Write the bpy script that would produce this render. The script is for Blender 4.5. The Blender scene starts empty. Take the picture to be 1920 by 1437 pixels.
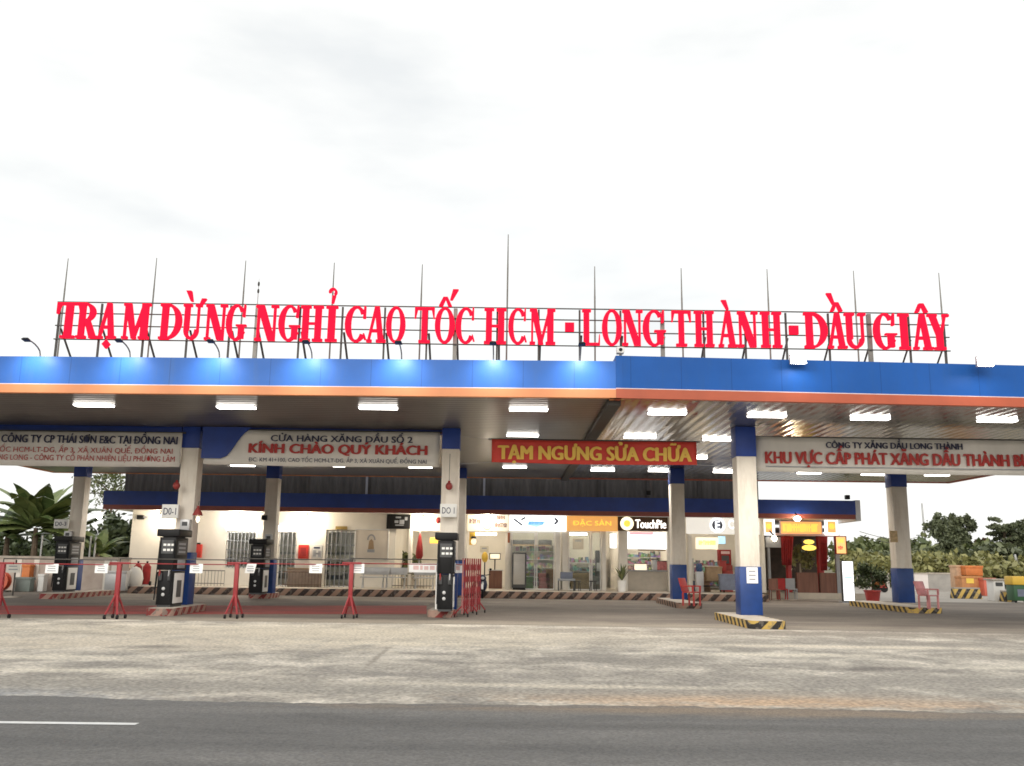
import bpy, bmesh, math, random
import numpy as np
from mathutils import Vector, Matrix, Euler
random.seed(7); rng = np.random.default_rng(7)
S = bpy.context.scene
COL = S.collection
R = math.radians

# ------------------------------------------------------------------ camera
FPX, CX, CY = 1722.0, 960.0, 718.5
ROLL, PITCH, EYE = 0.0135, R(11.13), 1.5
cam_d = bpy.data.cameras.new("camera"); cam = bpy.data.objects.new("camera", cam_d); COL.objects.link(cam)
cam_d.sensor_width = 36; cam_d.lens = FPX / 1920 * 36; cam_d.clip_start = .1; cam_d.clip_end = 6000
CM = Matrix.Rotation(math.pi / 2 + PITCH, 4, 'X') @ Matrix.Rotation(ROLL, 4, 'Z')
cam.matrix_world = Matrix.Translation((0, 0, EYE)) @ CM
S.camera = cam
C0 = Vector((0, 0, EYE)); M3 = CM.to_3x3()

# ------------------------------------------------------------------ world, sun, exposure
w = bpy.data.worlds.new("World"); S.world = w; w.use_nodes = True
nt = w.node_tree; nt.nodes.clear()
def wn(t, **k):
    n = nt.nodes.new(t)
    for a, b in k.items(): setattr(n, a, b)
    return n
sky = wn('ShaderNodeTexSky', sky_type='NISHITA', sun_disc=False, sun_elevation=R(22), sun_rotation=R(192))
tc = wn('ShaderNodeTexCoord'); mp = wn('ShaderNodeMapping'); mp.inputs['Scale'].default_value = (1.6, 1.6, 5)
nz = wn('ShaderNodeTexNoise'); nz.inputs['Scale'].default_value = 1.9; nz.inputs['Detail'].default_value = 5
rp = wn('ShaderNodeValToRGB'); rp.color_ramp.elements[0].position = .26; rp.color_ramp.elements[0].color = (6.7, 6.85, 6.85, 1)
rp.color_ramp.elements[1].position = .46; rp.color_ramp.elements[1].color = (8.1, 8.1, 7.9, 1)
mx = wn('ShaderNodeMix', data_type='RGBA'); mx.inputs[0].default_value = .93
bg = wn('ShaderNodeBackground'); bg.inputs['Strength'].default_value = .125
ow = wn('ShaderNodeOutputWorld')
L = nt.links.new
L(tc.outputs['Generated'], mp.inputs[0]); L(mp.outputs[0], nz.inputs['Vector']); L(nz.outputs[0], rp.inputs[0])
L(sky.outputs[0], mx.inputs[6]); L(rp.outputs[0], mx.inputs[7]); L(mx.outputs[2], bg.inputs[0]); L(bg.outputs[0], ow.inputs[0])

sd = bpy.data.lights.new("sun", 'SUN'); sd.energy = 1.25; sd.angle = R(36); sd.color = (1, .95, .87)
so = bpy.data.objects.new("sun", sd); COL.objects.link(so)
so.rotation_euler = (R(68), 0, R(-12)); so.location = (0, -10, 40)

S.view_settings.view_transform = 'Standard'; S.view_settings.look = 'None'
S.view_settings.exposure = .14; S.view_settings.gamma = 1
S.render.engine = 'CYCLES'; S.cycles.use_denoising = True
S.cycles.max_bounces = 8; S.cycles.diffuse_bounces = 4; S.cycles.transparent_max_bounces = 12
S.cycles.sample_clamp_indirect = 6; S.cycles.filter_width = 1.65

# ------------------------------------------------------------------ projection helpers (pixel of the 1920 frame -> point in the world)
def ray(px, py): return M3 @ Vector(((px - CX) / FPX, (CY - py) / FPX, -1))
def PY(px, py, D):
    d = ray(px, py); return C0 + d * (D / d.y)
def PZ(px, py, z):
    d = ray(px, py); return C0 + d * ((z - EYE) / d.z)
def rect(x0, y0, x1, y1, D):
    mxx, my = (x0 + x1) / 2, (y0 + y1) / 2
    return PY(x0, my, D).x, PY(x1, my, D).x, PY(mxx, y1, D).z, PY(mxx, y0, D).z

# ------------------------------------------------------------------ materials
MATS = {}
def mat(name, col, rough=.6, metal=0., var=.12, scale=3., emit=None, es=0., bump=0., bscale=40., spec=.5, stretch=(1, 1, 1), col2=None, dirt=None):
    if name in MATS: return MATS[name]
    m = bpy.data.materials.new(name); m.use_nodes = True; t = m.node_tree; b = t.nodes['Principled BSDF']
    b.inputs['Roughness'].default_value = rough; b.inputs['Metallic'].default_value = metal
    b.inputs['Specular IOR Level'].default_value = spec
    b.inputs['Base Color'].default_value = (*col, 1)
    tc = t.nodes.new('ShaderNodeTexCoord'); mp = t.nodes.new('ShaderNodeMapping'); mp.inputs['Scale'].default_value = stretch
    t.links.new(tc.outputs['Object'], mp.inputs[0])
    if var or col2:
        n = t.nodes.new('ShaderNodeTexNoise'); n.inputs['Scale'].default_value = scale; n.inputs['Detail'].default_value = 6; n.inputs['Roughness'].default_value = .62
        t.links.new(mp.outputs[0], n.inputs['Vector'])
        r = t.nodes.new('ShaderNodeValToRGB'); r.color_ramp.elements[0].position = .33; r.color_ramp.elements[1].position = .67
        a = col2 if col2 else tuple(c * (1 - var) for c in col); z = col if col2 else tuple(min(1, c * (1 + var)) for c in col)
        r.color_ramp.elements[0].color = (*a, 1); r.color_ramp.elements[1].color = (*z, 1)
        t.links.new(n.outputs[0], r.inputs[0]); out = r.outputs[0]
        if dirt:
            n2 = t.nodes.new('ShaderNodeTexNoise'); n2.inputs['Scale'].default_value = 1.7; n2.inputs['Detail'].default_value = 8; n2.inputs['Roughness'].default_value = .7
            mp2 = t.nodes.new('ShaderNodeMapping'); mp2.inputs['Scale'].default_value = (2.2, 2.2, .35); t.links.new(tc.outputs['Object'], mp2.inputs[0]); t.links.new(mp2.outputs[0], n2.inputs['Vector'])
            r2 = t.nodes.new('ShaderNodeValToRGB'); r2.color_ramp.elements[0].position = .5; r2.color_ramp.elements[1].position = .78
            r2.color_ramp.elements[0].color = (0, 0, 0, 1); r2.color_ramp.elements[1].color = (.8, .8, .8, 1)
            t.links.new(n2.outputs[0], r2.inputs[0])
            mm = t.nodes.new('ShaderNodeMix'); mm.data_type = 'RGBA'; t.links.new(r2.outputs[0], mm.inputs[0]); t.links.new(out, mm.inputs[6]); mm.inputs[7].default_value = (*dirt, 1); out = mm.outputs[2]
        t.links.new(out, b.inputs['Base Color'])
        rr = t.nodes.new('ShaderNodeMapRange'); rr.inputs[3].default_value = max(.02, rough - .08); rr.inputs[4].default_value = min(1, rough + .12)
        t.links.new(n.outputs[0], rr.inputs[0]); t.links.new(rr.outputs[0], b.inputs['Roughness'])
    if bump:
        nb = t.nodes.new('ShaderNodeTexNoise'); nb.inputs['Scale'].default_value = bscale; nb.inputs['Detail'].default_value = 4
        t.links.new(mp.outputs[0], nb.inputs['Vector'])
        bp = t.nodes.new('ShaderNodeBump'); bp.inputs['Strength'].default_value = bump; bp.inputs['Distance'].default_value = .02
        t.links.new(nb.outputs[0], bp.inputs['Height']); t.links.new(bp.outputs[0], b.inputs['Normal'])
    if emit:
        b.inputs['Emission Color'].default_value = (*emit, 1); b.inputs['Emission Strength'].default_value = es
    MATS[name] = m; return m

def nodes_of(name):
    m = bpy.data.materials.new(name); m.use_nodes = True; MATS[name] = m
    return m, m.node_tree, m.node_tree.nodes['Principled BSDF']
def stripes(name, a, b, period, slope=1.0, wear=.5, rough=.75):
    m, t, bs = nodes_of(name)
    tc = t.nodes.new('ShaderNodeTexCoord'); sx = t.nodes.new('ShaderNodeSeparateXYZ'); t.links.new(tc.outputs['Object'], sx.inputs[0])
    def mth(op, u, v):
        n = t.nodes.new('ShaderNodeMath'); n.operation = op
        for i, q in enumerate((u, v)):
            if isinstance(q, (int, float)): n.inputs[i].default_value = q
            else: t.links.new(q, n.inputs[i])
        return n.outputs[0]
    s = mth('ADD', mth('ADD', sx.outputs[0], sx.outputs[1]), mth('MULTIPLY', sx.outputs[2], slope))
    f = mth('FRACT', mth('DIVIDE', s, period), 0)
    nz = t.nodes.new('ShaderNodeTexNoise'); nz.inputs['Scale'].default_value = 9; nz.inputs['Detail'].default_value = 6
    t.links.new(tc.outputs['Object'], nz.inputs['Vector'])
    g = mth('GREATER_THAN', mth('ADD', f, mth('MULTIPLY', mth('SUBTRACT', nz.outputs[0], .5), .12)), .5)
    mx = t.nodes.new('ShaderNodeMix'); mx.data_type = 'RGBA'; t.links.new(g, mx.inputs[0]); mx.inputs[6].default_value = (*a, 1); mx.inputs[7].default_value = (*b, 1)
    m2 = t.nodes.new('ShaderNodeMix'); m2.data_type = 'RGBA'; t.links.new(mth('MULTIPLY', mth('GREATER_THAN', nz.outputs[0], .56), wear), m2.inputs[0])
    t.links.new(mx.outputs[2], m2.inputs[6]); m2.inputs[7].default_value = (.2, .17, .14, 1)
    t.links.new(m2.outputs[2], bs.inputs['Base Color']); bs.inputs['Roughness'].default_value = rough
    return m

def surface(name, stops, scale, stretch, rough=.85, grain=.25, gscale=60, patch=None, bump=.4):
    """ground surfacing: a stretched noise between colours, fine grain, and an optional dirt patch with a shape of its own"""
    m, t, bs = nodes_of(name)
    tc = t.nodes.new('ShaderNodeTexCoord'); mp = t.nodes.new('ShaderNodeMapping'); mp.inputs['Scale'].default_value = stretch
    t.links.new(tc.outputs['Object'], mp.inputs[0])
    n = t.nodes.new('ShaderNodeTexNoise'); n.inputs['Scale'].default_value = scale; n.inputs['Detail'].default_value = 9; n.inputs['Roughness'].default_value = .68; n.inputs['Distortion'].default_value = .4
    t.links.new(mp.outputs[0], n.inputs['Vector'])
    r = t.nodes.new('ShaderNodeValToRGB'); el = r.color_ramp.elements
    while len(el) < len(stops): el.new(.5)
    for e, (p, c) in zip(el, stops): e.position = p; e.color = (*c, 1)
    t.links.new(n.outputs[0], r.inputs[0]); out = r.outputs[0]
    if patch:
        for (px, py, rx, ry, pc, *rot) in patch:
            mp2 = t.nodes.new('ShaderNodeMapping'); mp2.vector_type = 'TEXTURE'; mp2.inputs['Location'].default_value = (px, py, 0); mp2.inputs['Scale'].default_value = (rx, ry, 1); mp2.inputs['Rotation'].default_value = (0, 0, rot[0] if rot else 0)
            t.links.new(tc.outputs['Object'], mp2.inputs[0])
            ln = t.nodes.new('ShaderNodeVectorMath'); ln.operation = 'LENGTH'; t.links.new(mp2.outputs[0], ln.inputs[0])
            n3 = t.nodes.new('ShaderNodeTexNoise'); n3.inputs['Scale'].default_value = 2.6; n3.inputs['Detail'].default_value = 7; n3.inputs['Roughness'].default_value = .7
            t.links.new(mp.outputs[0], n3.inputs['Vector'])
            ad = t.nodes.new('ShaderNodeMath'); ad.operation = 'MULTIPLY_ADD'; t.links.new(n3.outputs[0], ad.inputs[0]); ad.inputs[1].default_value = 2.6; t.links.new(ln.outputs['Value'], ad.inputs[2])
            rr = t.nodes.new('ShaderNodeMapRange'); rr.inputs[1].default_value = 1.55; rr.inputs[2].default_value = 2.45; rr.inputs[3].default_value = .85; rr.inputs[4].default_value = 0
            t.links.new(ad.outputs[0], rr.inputs[0])
            mm = t.nodes.new('ShaderNodeMix'); mm.data_type = 'RGBA'; t.links.new(rr.outputs[0], mm.inputs[0]); t.links.new(out, mm.inputs[6]); mm.inputs[7].default_value = (*pc, 1); out = mm.outputs[2]
    g = t.nodes.new('ShaderNodeTexNoise'); g.inputs['Scale'].default_value = gscale; g.inputs['Detail'].default_value = 3
    t.links.new(tc.outputs['Object'], g.inputs['Vector'])
    gr = t.nodes.new('ShaderNodeMapRange'); gr.inputs[1].default_value = .3; gr.inputs[2].default_value = .7; gr.inputs[3].default_value = 1 - grain; gr.inputs[4].default_value = 1 + grain
    t.links.new(g.outputs[0], gr.inputs[0])
    mu = t.nodes.new('ShaderNodeMix'); mu.data_type = 'RGBA'; mu.blend_type = 'MULTIPLY'; mu.inputs[0].default_value = 1
    t.links.new(out, mu.inputs[6]); t.links.new(gr.outputs[0], mu.inputs[7]); t.links.new(mu.outputs[2], bs.inputs['Base Color'])
    bs.inputs['Roughness'].default_value = rough
    bp = t.nodes.new('ShaderNodeBump'); bp.inputs['Strength'].default_value = bump; bp.inputs['Distance'].default_value = .02
    t.links.new(g.outputs[0], bp.inputs['Height']); t.links.new(bp.outputs[0], bs.inputs['Normal'])
    return m

def soffit_mat(name, axis, r0=.24, r1=.46, k=1.):
    m, t, bs = nodes_of(name)
    tc = t.nodes.new('ShaderNodeTexCoord'); wv = t.nodes.new('ShaderNodeTexWave'); wv.bands_direction = axis; wv.inputs['Scale'].default_value = 1.05
    t.links.new(tc.outputs['Object'], wv.inputs['Vector'])
    nz = t.nodes.new('ShaderNodeTexNoise'); nz.inputs['Scale'].default_value = .7; nz.inputs['Detail'].default_value = 7
    t.links.new(tc.outputs['Object'], nz.inputs['Vector'])
    r = t.nodes.new('ShaderNodeValToRGB'); r.color_ramp.elements[0].position = .3; r.color_ramp.elements[1].position = .72
    r.color_ramp.elements[0].color = (.15 * k, .14 * k, .13 * k, 1); r.color_ramp.elements[1].color = (.27 * k, .258 * k, .24 * k, 1)
    t.links.new(nz.outputs[0], r.inputs[0]); t.links.new(r.outputs[0], bs.inputs['Base Color'])
    bs.inputs['Metallic'].default_value = .75
    rr = t.nodes.new('ShaderNodeMapRange'); rr.inputs[3].default_value = r0; rr.inputs[4].default_value = r1; t.links.new(nz.outputs[0], rr.inputs[0]); t.links.new(rr.outputs[0], bs.inputs['Roughness'])
    bp = t.nodes.new('ShaderNodeBump'); bp.inputs['Strength'].default_value = .35; bp.inputs['Distance'].default_value = .02
    t.links.new(wv.outputs['Fac'], bp.inputs['Height']); t.links.new(bp.outputs[0], bs.inputs['Normal'])
    return m

def glow(name, col, s):
    m, t, bs = nodes_of(name)
    bs.inputs['Base Color'].default_value = (*[min(.8, c) for c in col], 1); bs.inputs['Emission Color'].default_value = (*col, 1); bs.inputs['Emission Strength'].default_value = s
    return m
def glass_mat():
    m = bpy.data.materials.new('shop glass'); m.use_nodes = True; t = m.node_tree; t.nodes.clear()
    o = t.nodes.new('ShaderNodeOutputMaterial'); a = t.nodes.new('ShaderNodeBsdfTransparent'); b = t.nodes.new('ShaderNodeBsdfGlossy'); x = t.nodes.new('ShaderNodeMixShader'); f = t.nodes.new('ShaderNodeFresnel')
    a.inputs[0].default_value = (.93, .96, .95, 1); b.inputs['Roughness'].default_value = .02; f.inputs[0].default_value = 1.45
    t.links.new(f.outputs[0], x.inputs[0]); t.links.new(a.outputs[0], x.inputs[1]); t.links.new(b.outputs[0], x.inputs[2]); t.links.new(x.outputs[0], o.inputs[0])
    return m
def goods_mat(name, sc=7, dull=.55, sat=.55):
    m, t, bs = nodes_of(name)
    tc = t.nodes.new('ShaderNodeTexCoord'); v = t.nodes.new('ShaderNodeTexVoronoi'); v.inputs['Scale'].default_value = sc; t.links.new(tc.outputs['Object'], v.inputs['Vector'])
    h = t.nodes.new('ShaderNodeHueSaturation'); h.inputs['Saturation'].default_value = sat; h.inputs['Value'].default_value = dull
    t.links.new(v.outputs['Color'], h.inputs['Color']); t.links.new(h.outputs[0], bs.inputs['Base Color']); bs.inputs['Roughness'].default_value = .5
    return m
def leaf_mat(name, a, b, rough=.5):
    m, t, bs = nodes_of(name)
    g = t.nodes.new('ShaderNodeNewGeometry'); r = t.nodes.new('ShaderNodeValToRGB'); r.color_ramp.elements[0].color = (*a, 1); r.color_ramp.elements[1].color = (*b, 1)
    t.links.new(g.outputs['Random Per Island'], r.inputs[0]); t.links.new(r.outputs[0], bs.inputs['Base Color']); bs.inputs['Roughness'].default_value = rough
    bs.inputs['Subsurface Weight'].default_value = 0
    return m

m_blue = mat('blue fascia paint', (.036, .155, .53), .4, var=.07, scale=.8, dirt=(.06, .16, .43), spec=.3)
m_blue2 = mat('blue fascia paint of second canopy', (.012, .10, .39), .45, var=.07, scale=.8, dirt=(.02, .10, .33), spec=.25)
def seams(m, period, k=.72):
    t = m.node_tree; b = t.nodes['Principled BSDF']; src = b.inputs['Base Color'].links[0].from_socket
    tc = t.nodes.new('ShaderNodeTexCoord'); sx = t.nodes.new('ShaderNodeSeparateXYZ'); t.links.new(tc.outputs['Object'], sx.inputs[0])
    a = t.nodes.new('ShaderNodeMath'); a.operation = 'DIVIDE'; a.inputs[1].default_value = period; t.links.new(sx.outputs[0], a.inputs[0])
    f = t.nodes.new('ShaderNodeMath'); f.operation = 'FRACT'; t.links.new(a.outputs[0], f.inputs[0])
    g = t.nodes.new('ShaderNodeMath'); g.operation = 'LESS_THAN'; g.inputs[1].default_value = .018 / period; t.links.new(f.outputs[0], g.inputs[0])
    x = t.nodes.new('ShaderNodeMix'); x.data_type = 'RGBA'; x.blend_type = 'MULTIPLY'; t.links.new(g.outputs[0], x.inputs[0]); t.links.new(src, x.inputs[6]); x.inputs[7].default_value = (k, k, k, 1); t.links.new(x.outputs[2], b.inputs['Base Color'])
    # slight waviness of the sheets
    n = t.nodes.new('ShaderNodeTexNoise'); n.inputs['Scale'].default_value = .9; t.links.new(tc.outputs['Object'], n.inputs['Vector']); bp = t.nodes.new('ShaderNodeBump'); bp.inputs['Strength'].default_value = .35; bp.inputs['Distance'].default_value = .08; t.links.new(n.outputs[0], bp.inputs['Height']); t.links.new(bp.outputs[0], b.inputs['Normal'])
seams(m_blue, 1.22); seams(m_blue2, 1.22)
m_navy = mat('navy paint', (.012, .045, .26), .45, var=.2, scale=1.2)
m_colblue = mat('blue column cladding', (.008, .045, .20), .42, var=.15, scale=2)
m_orange = mat('orange trim', (.66, .25, .10), .45, var=.08, scale=1)
m_orange2 = mat('red orange trim', (.47, .10, .045), .45, var=.1, scale=1)
m_pale = mat('pale strip', (.75, .62, .62), .5)
m_white = mat('white column paint', (.80, .735, .64), .6, var=.05, scale=3, dirt=(.56, .46, .35))
m_cream = mat('cream plaster', (.80, .76, .68), .75, var=.05, scale=1.3, bump=.1)
m_wpaint = mat('white paint', (.78, .77, .74), .5, var=.05)
m_paper = mat('white paper', (.92, .92, .91), .7, var=.03)
m_steel = mat('galvanised steel', (.22, .21, .19), .5, .6, var=.2, scale=4)
m_dsteel = mat('dark painted steel', (.07, .066, .06), .55, .3, var=.2)
m_black = mat('black plastic', (.009, .009, .010), .5, var=.2, spec=.25)
m_dgrey = mat('dark grey panel', (.06, .062, .064), .5, var=.15)
m_grey = mat('grey panel', (.30, .31, .33), .5, var=.1)
m_lgrey = mat('light grey metal', (.5, .5, .5), .35, .3, var=.08)
m_red = mat('red barrier paint', (.28, .022, .026), .5, var=.2, scale=4)
m_red2 = mat('red plastic', (.36, .035, .03), .5, var=.15)
m_dred = mat('dark red cloth', (.30, .022, .022), .8, var=.2, scale=5)
m_wood = mat('reddish brown panelling', (.17, .075, .05), .6, var=.25, scale=2, stretch=(4, 4, .5))
m_concrete = mat('concrete', (.42, .37, .31), .85, var=.2, scale=2, bump=.3)
m_bark = mat('bark', (.13, .095, .065), .9, var=.3, scale=6, bump=.4)
m_tile = mat('pale tile', (.45, .40, .33), .5, var=.1, scale=2)
m_yellow = mat('yellow plastic', (.75, .48, .06), .5, var=.1)
m_orplast = mat('orange plastic', (.66, .20, .05), .55, var=.18, scale=3)
m_green = mat('green plastic', (.03, .10, .04), .5, var=.15)
m_bluegrey = mat('blue grey tarpaulin', (.16, .18, .24), .6, var=.2, scale=3, bump=.5, bscale=6)
m_tan = mat('tan cardboard', (.36, .25, .15), .8, var=.2)
m_goldp = mat('gold plaque', (.36, .25, .08), .4, .3, var=.1)
m_cabred = mat('fire cabinet red', (.5, .03, .02), .4, var=.08)
m_silver = mat('silver fridge', (.46, .44, .40), .35, .35, var=.07)
m_corr = mat('weathered dark roofing sheet', (.085, .08, .072), .6, .3, var=.3, scale=1.5, stretch=(3, 3, .4))
m_glass = glass_mat()
m_soff1 = soffit_mat('soffit planks', 'Y'); m_soff2 = soffit_mat('soffit planks along', 'X', .09, .26, 1.5)
m_haz_y = stripes('yellow and black kerb stripes', (.025, .022, .02), (.58, .39, .10), .42, -1.0)
m_haz_b = stripes('faded black and tan kerb stripes', (.035, .022, .018), (.27, .165, .115), .56, -1.0, .35)
m_haz_r = stripes('red and white kerb stripes', (.22, .032, .028), (.36, .23, .18), .5, -1.0, .8)
m_lamp = glow('ceiling diffuser', (1, .95, .88), 9)
m_tube = glow('fluorescent tube', (1, .93, .8), 7)
m_bulb = glow('warm bulb', (1, .86, .62), 30)
m_ledred = glow('red led', (1, .012, .05), .95); _b = m_ledred.node_tree.nodes['Principled BSDF']; _b.inputs['Base Color'].default_value = (.35, .004, .012, 1); _b.inputs['Specular IOR Level'].default_value = 0
m_litw = glow('backlit white', (.95, .98, 1), 1.35)
m_lity = glow('backlit yellow', (1, .55, .08), 1.15)
m_lito = glow('backlit amber', (.85, .42, .12), .62)
m_litcream = glow('backlit cream', (1, .84, .62), .85)
m_litblue = glow('backlit blue', (.05, .25, .9), 1.0)
m_litpale = glow('backlit pale blue', (.42, .72, 1), .95)
m_txt_dk = mat('dark blue lettering', (.02, .025, .07), .6, var=0)
m_txt_red = mat('red lettering', (.42, .035, .03), .6, var=0)
m_txt_yel = mat('yellow lettering', (.78, .50, .09), .6, var=.05)
m_txt_dr = mat('maroon lettering', (.13, .01, .012), .5, var=0)
m_banner = mat('white banner vinyl', (.74, .71, .66), .5, var=.08, scale=1.3, stretch=(1, 1, .5))
m_banred = mat('red banner cloth', (.60, .05, .035), .6, var=.1, scale=2)

# ------------------------------------------------------------------ mesh builder
class MB:
    def __init__(s): s.v = []; s.f = []
    def add(s, vs, fs):
        n = len(s.v); s.v += [tuple(v) for v in vs]; s.f += [tuple(i + n for i in f) for f in fs]; return s
    def box(s, x0, x1, y0, y1, z0, z1):
        return s.add([(x0, y0, z0), (x1, y0, z0), (x1, y1, z0), (x0, y1, z0), (x0, y0, z1), (x1, y0, z1), (x1, y1, z1), (x0, y1, z1)],
                     [(0, 3, 2, 1), (4, 5, 6, 7), (0, 1, 5, 4), (1, 2, 6, 5), (2, 3, 7, 6), (3, 0, 4, 7)])
    def pbox(s, x0, y0, x1, y1, D, dep):
        a, b, c, d = rect(x0, y0, x1, y1, D); return s.box(a, b, D, D + dep, c, d)
    def bar(s, a, b, r, r2=None, n=8):
        a, b = Vector(a), Vector(b); r2 = r if r2 is None else r2
        z = (b - a).normalized(); x = z.orthogonal().normalized(); y = z.cross(x)
        if n == 4: x, y = (x + y).normalized(), (y - x).normalized()
        vs = [];
        for p, q in ((a, r), (b, r2)):
            for i in range(n):
                t = 2 * math.pi * i / n; vs.append(p + (x * math.cos(t) + y * math.sin(t)) * q)
        return s.add(vs, [(i, (i + 1) % n, n + (i + 1) % n, n + i) for i in range(n)] + [tuple(range(n))[::-1], tuple(range(n, 2 * n))])
    def tube(s, pts, r, n=8):
        pts = [Vector(p) for p in pts]; vs = []; x = None
        for i, p in enumerate(pts):
            z = (pts[min(i + 1, len(pts) - 1)] - pts[max(i - 1, 0)]).normalized()
            x = z.orthogonal().normalized() if x is None else (x - z * x.dot(z)).normalized()
            y = z.cross(x); rr = r[i] if isinstance(r, (list, tuple)) else r
            for k in range(n):
                t = 2 * math.pi * k / n; vs.append(p + (x * math.cos(t) + y * math.sin(t)) * rr)
        fs = [(i * n + k, i * n + (k + 1) % n, (i + 1) * n + (k + 1) % n, (i + 1) * n + k) for i in range(len(pts) - 1) for k in range(n)]
        return s.add(vs, fs + [tuple(range(n))[::-1], tuple(range((len(pts) - 1) * n, len(pts) * n))])
    def lathe(s, c, prof, n=20, axis='z'):
        vs = []
        for (r, h) in prof:
            for k in range(n):
                t = 2 * math.pi * k / n
                u = (r * math.cos(t), r * math.sin(t), h) if axis == 'z' else (r * math.cos(t), h, r * math.sin(t)) if axis == 'y' else (h, r * math.cos(t), r * math.sin(t))
                vs.append((c[0] + u[0], c[1] + u[1], c[2] + u[2]))
        m = len(prof)
        fs = [(i * n + k, i * n + (k + 1) % n, (i + 1) * n + (k + 1) % n, (i + 1) * n + k) for i in range(m - 1) for k in range(n)]
        return s.add(vs, fs + [tuple(range(n))[::-1], tuple(range((m - 1) * n, m * n))])
    def ball(s, c, rx, ry=None, rz=None, n=14):
        ry = ry or rx; rz = rz or rx; m = n // 2; vs = []; fs = []
        for i in range(m + 1):
            a = math.pi * i / m
            for k in range(n):
                t = 2 * math.pi * k / n; sa = max(math.sin(a), .001); vs.append((c[0] + rx * sa * math.cos(t), c[1] + ry * sa * math.sin(t), c[2] - rz * math.cos(a)))
        for i in range(m):
            for k in range(n): fs.append((i * n + k, i * n + (k + 1) % n, (i + 1) * n + (k + 1) % n, (i + 1) * n + k))
        return s.add(vs, fs)
    def prism(s, poly, y0, y1):
        """2-D outline in x-z, between depths y0 and y1"""
        n = len(poly); vs = [(x, y0, z) for x, z in poly] + [(x, y1, z) for x, z in poly]
        return s.add(vs, [tuple(range(n)), tuple(range(n, 2 * n))[::-1]] + [(i, n + i, n + (i + 1) % n, (i + 1) % n) for i in range(n)])
    def build(s, name, m, parent=None, bevel=0, smooth=False):
        off = Vector((0, 0, 0)); p = parent
        while p is not None: off += p.location; p = p.parent
        me = bpy.data.meshes.new(name)
        me.from_pydata([(v[0] - off.x, v[1] - off.y, v[2] - off.z) for v in s.v], [], s.f)
        bm = bmesh.new(); bm.from_mesh(me); bmesh.ops.recalc_face_normals(bm, faces=bm.faces)
        if bevel:
            ed = [e for e in bm.edges if len(e.link_faces) == 2 and e.calc_face_angle(0) > .6]
            bmesh.ops.bevel(bm, geom=ed, offset=bevel, segments=2, profile=.5, affect='EDGES', clamp_overlap=True)
        bm.to_mesh(me); bm.free()
        if smooth or bevel:
            me.polygons.foreach_set('use_smooth', [True] * len(me.polygons)); me.set_sharp_from_angle(angle=R(38))
        me.materials.append(m)
        o = bpy.data.objects.new(name, me); COL.objects.link(o)
        if parent is not None: o.parent = parent
        return o

def tag(o, label, cat, group=None):
    o['label'] = label; o['category'] = cat
    if group: o['group'] = group
    return o
def thing(name, label, cat, loc, group=None):
    o = bpy.data.objects.new(name, None); o.empty_display_size = .2; COL.objects.link(o); o.location = loc; return tag(o, label, cat, group)
def struct(name, mb, m):
    o = mb.build(name, m); o['kind'] = 'structure'; return o
def stuff(o): o['kind'] = 'stuff'; return o

def text(s, x0, x1, z0, z1, y, m, parent, name='lettering', offset=.0, dep=.006):
    c = bpy.data.curves.new('t', 'FONT'); c.body = s; c.extrude = .02;  c.resolution_u = 3
    o = bpy.data.objects.new('t', c); COL.objects.link(o)
    me = bpy.data.meshes.new_from_object(o.evaluated_get(bpy.context.evaluated_depsgraph_get()))
    bpy.data.objects.remove(o); bpy.data.curves.remove(c)
    vs = np.array([v.co[:] for v in me.vertices]); fs = [tuple(p.vertices) for p in me.polygons]; bpy.data.meshes.remove(me)
    if offset > .02:
        dep = .03
        n0 = len(vs); base = list(fs); allv = [vs]
        for k, (dx, dz) in enumerate(((offset, 0), (-offset, 0), (0, offset * .5))):
            allv.append(vs + np.array([dx, dz, -.006 * (k + 1)])); fs = fs + [tuple(i + n0 * (k + 1) for i in f) for f in base]
        vs = np.concatenate(allv)
    lo, hi = vs.min(0), vs.max(0); q = (vs - lo) / np.maximum(hi - lo, 1e-6)
    fx = sorted(((min(vs[i][0] for i in f), max(vs[i][0] for i in f), f) for f in fs), key=lambda t: t[0])
    words_, end = [], -1e9
    for a, b, f in fx:
        if a > end + .2: words_.append([])
        words_[-1].append(f); end = max(end, b)
    for wf in words_:
        idx = sorted({i for f in wf for i in f}); mp_ = {i: k for k, i in enumerate(idx)}; mb = MB()
        mb.v = [(x0 + q[i][0] * (x1 - x0), y - q[i][2] * dep, z0 + q[i][1] * (z1 - z0)) for i in idx]; mb.f = [tuple(mp_[i] for i in f) for f in wf]
        o = mb.build(name, m, parent)
    return o
def ptext(s, x0, y0, x1, y1, D, m, parent, name='lettering', offset=.0, dep=.006):
    a, b, c, d = rect(x0, y0, x1, y1, D); return text(s, a, b, c, d, D, m, parent, name, offset, dep)
def lamp_light(name, kind, loc, energy, col, parent, size=.1, target=None, spot=2.2, blend=.8):
    ld = bpy.data.lights.new(name, kind); ld.energy = energy; ld.color = col
    ld.shadow_soft_size = size
    if kind == 'SPOT': ld.spot_size = spot; ld.spot_blend = blend
    o = bpy.data.objects.new(name, ld); COL.objects.link(o); o.location = loc
    if target is not None: o.rotation_euler = (Vector(target) - Vector(loc)).to_track_quat('-Z', 'Y').to_euler()
    if parent is not None:
        off = Vector((0, 0, 0)); p = parent
        while p is not None: off += p.location; p = p.parent
        o.location = Vector(loc) - off; o.parent = parent
    return o

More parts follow.
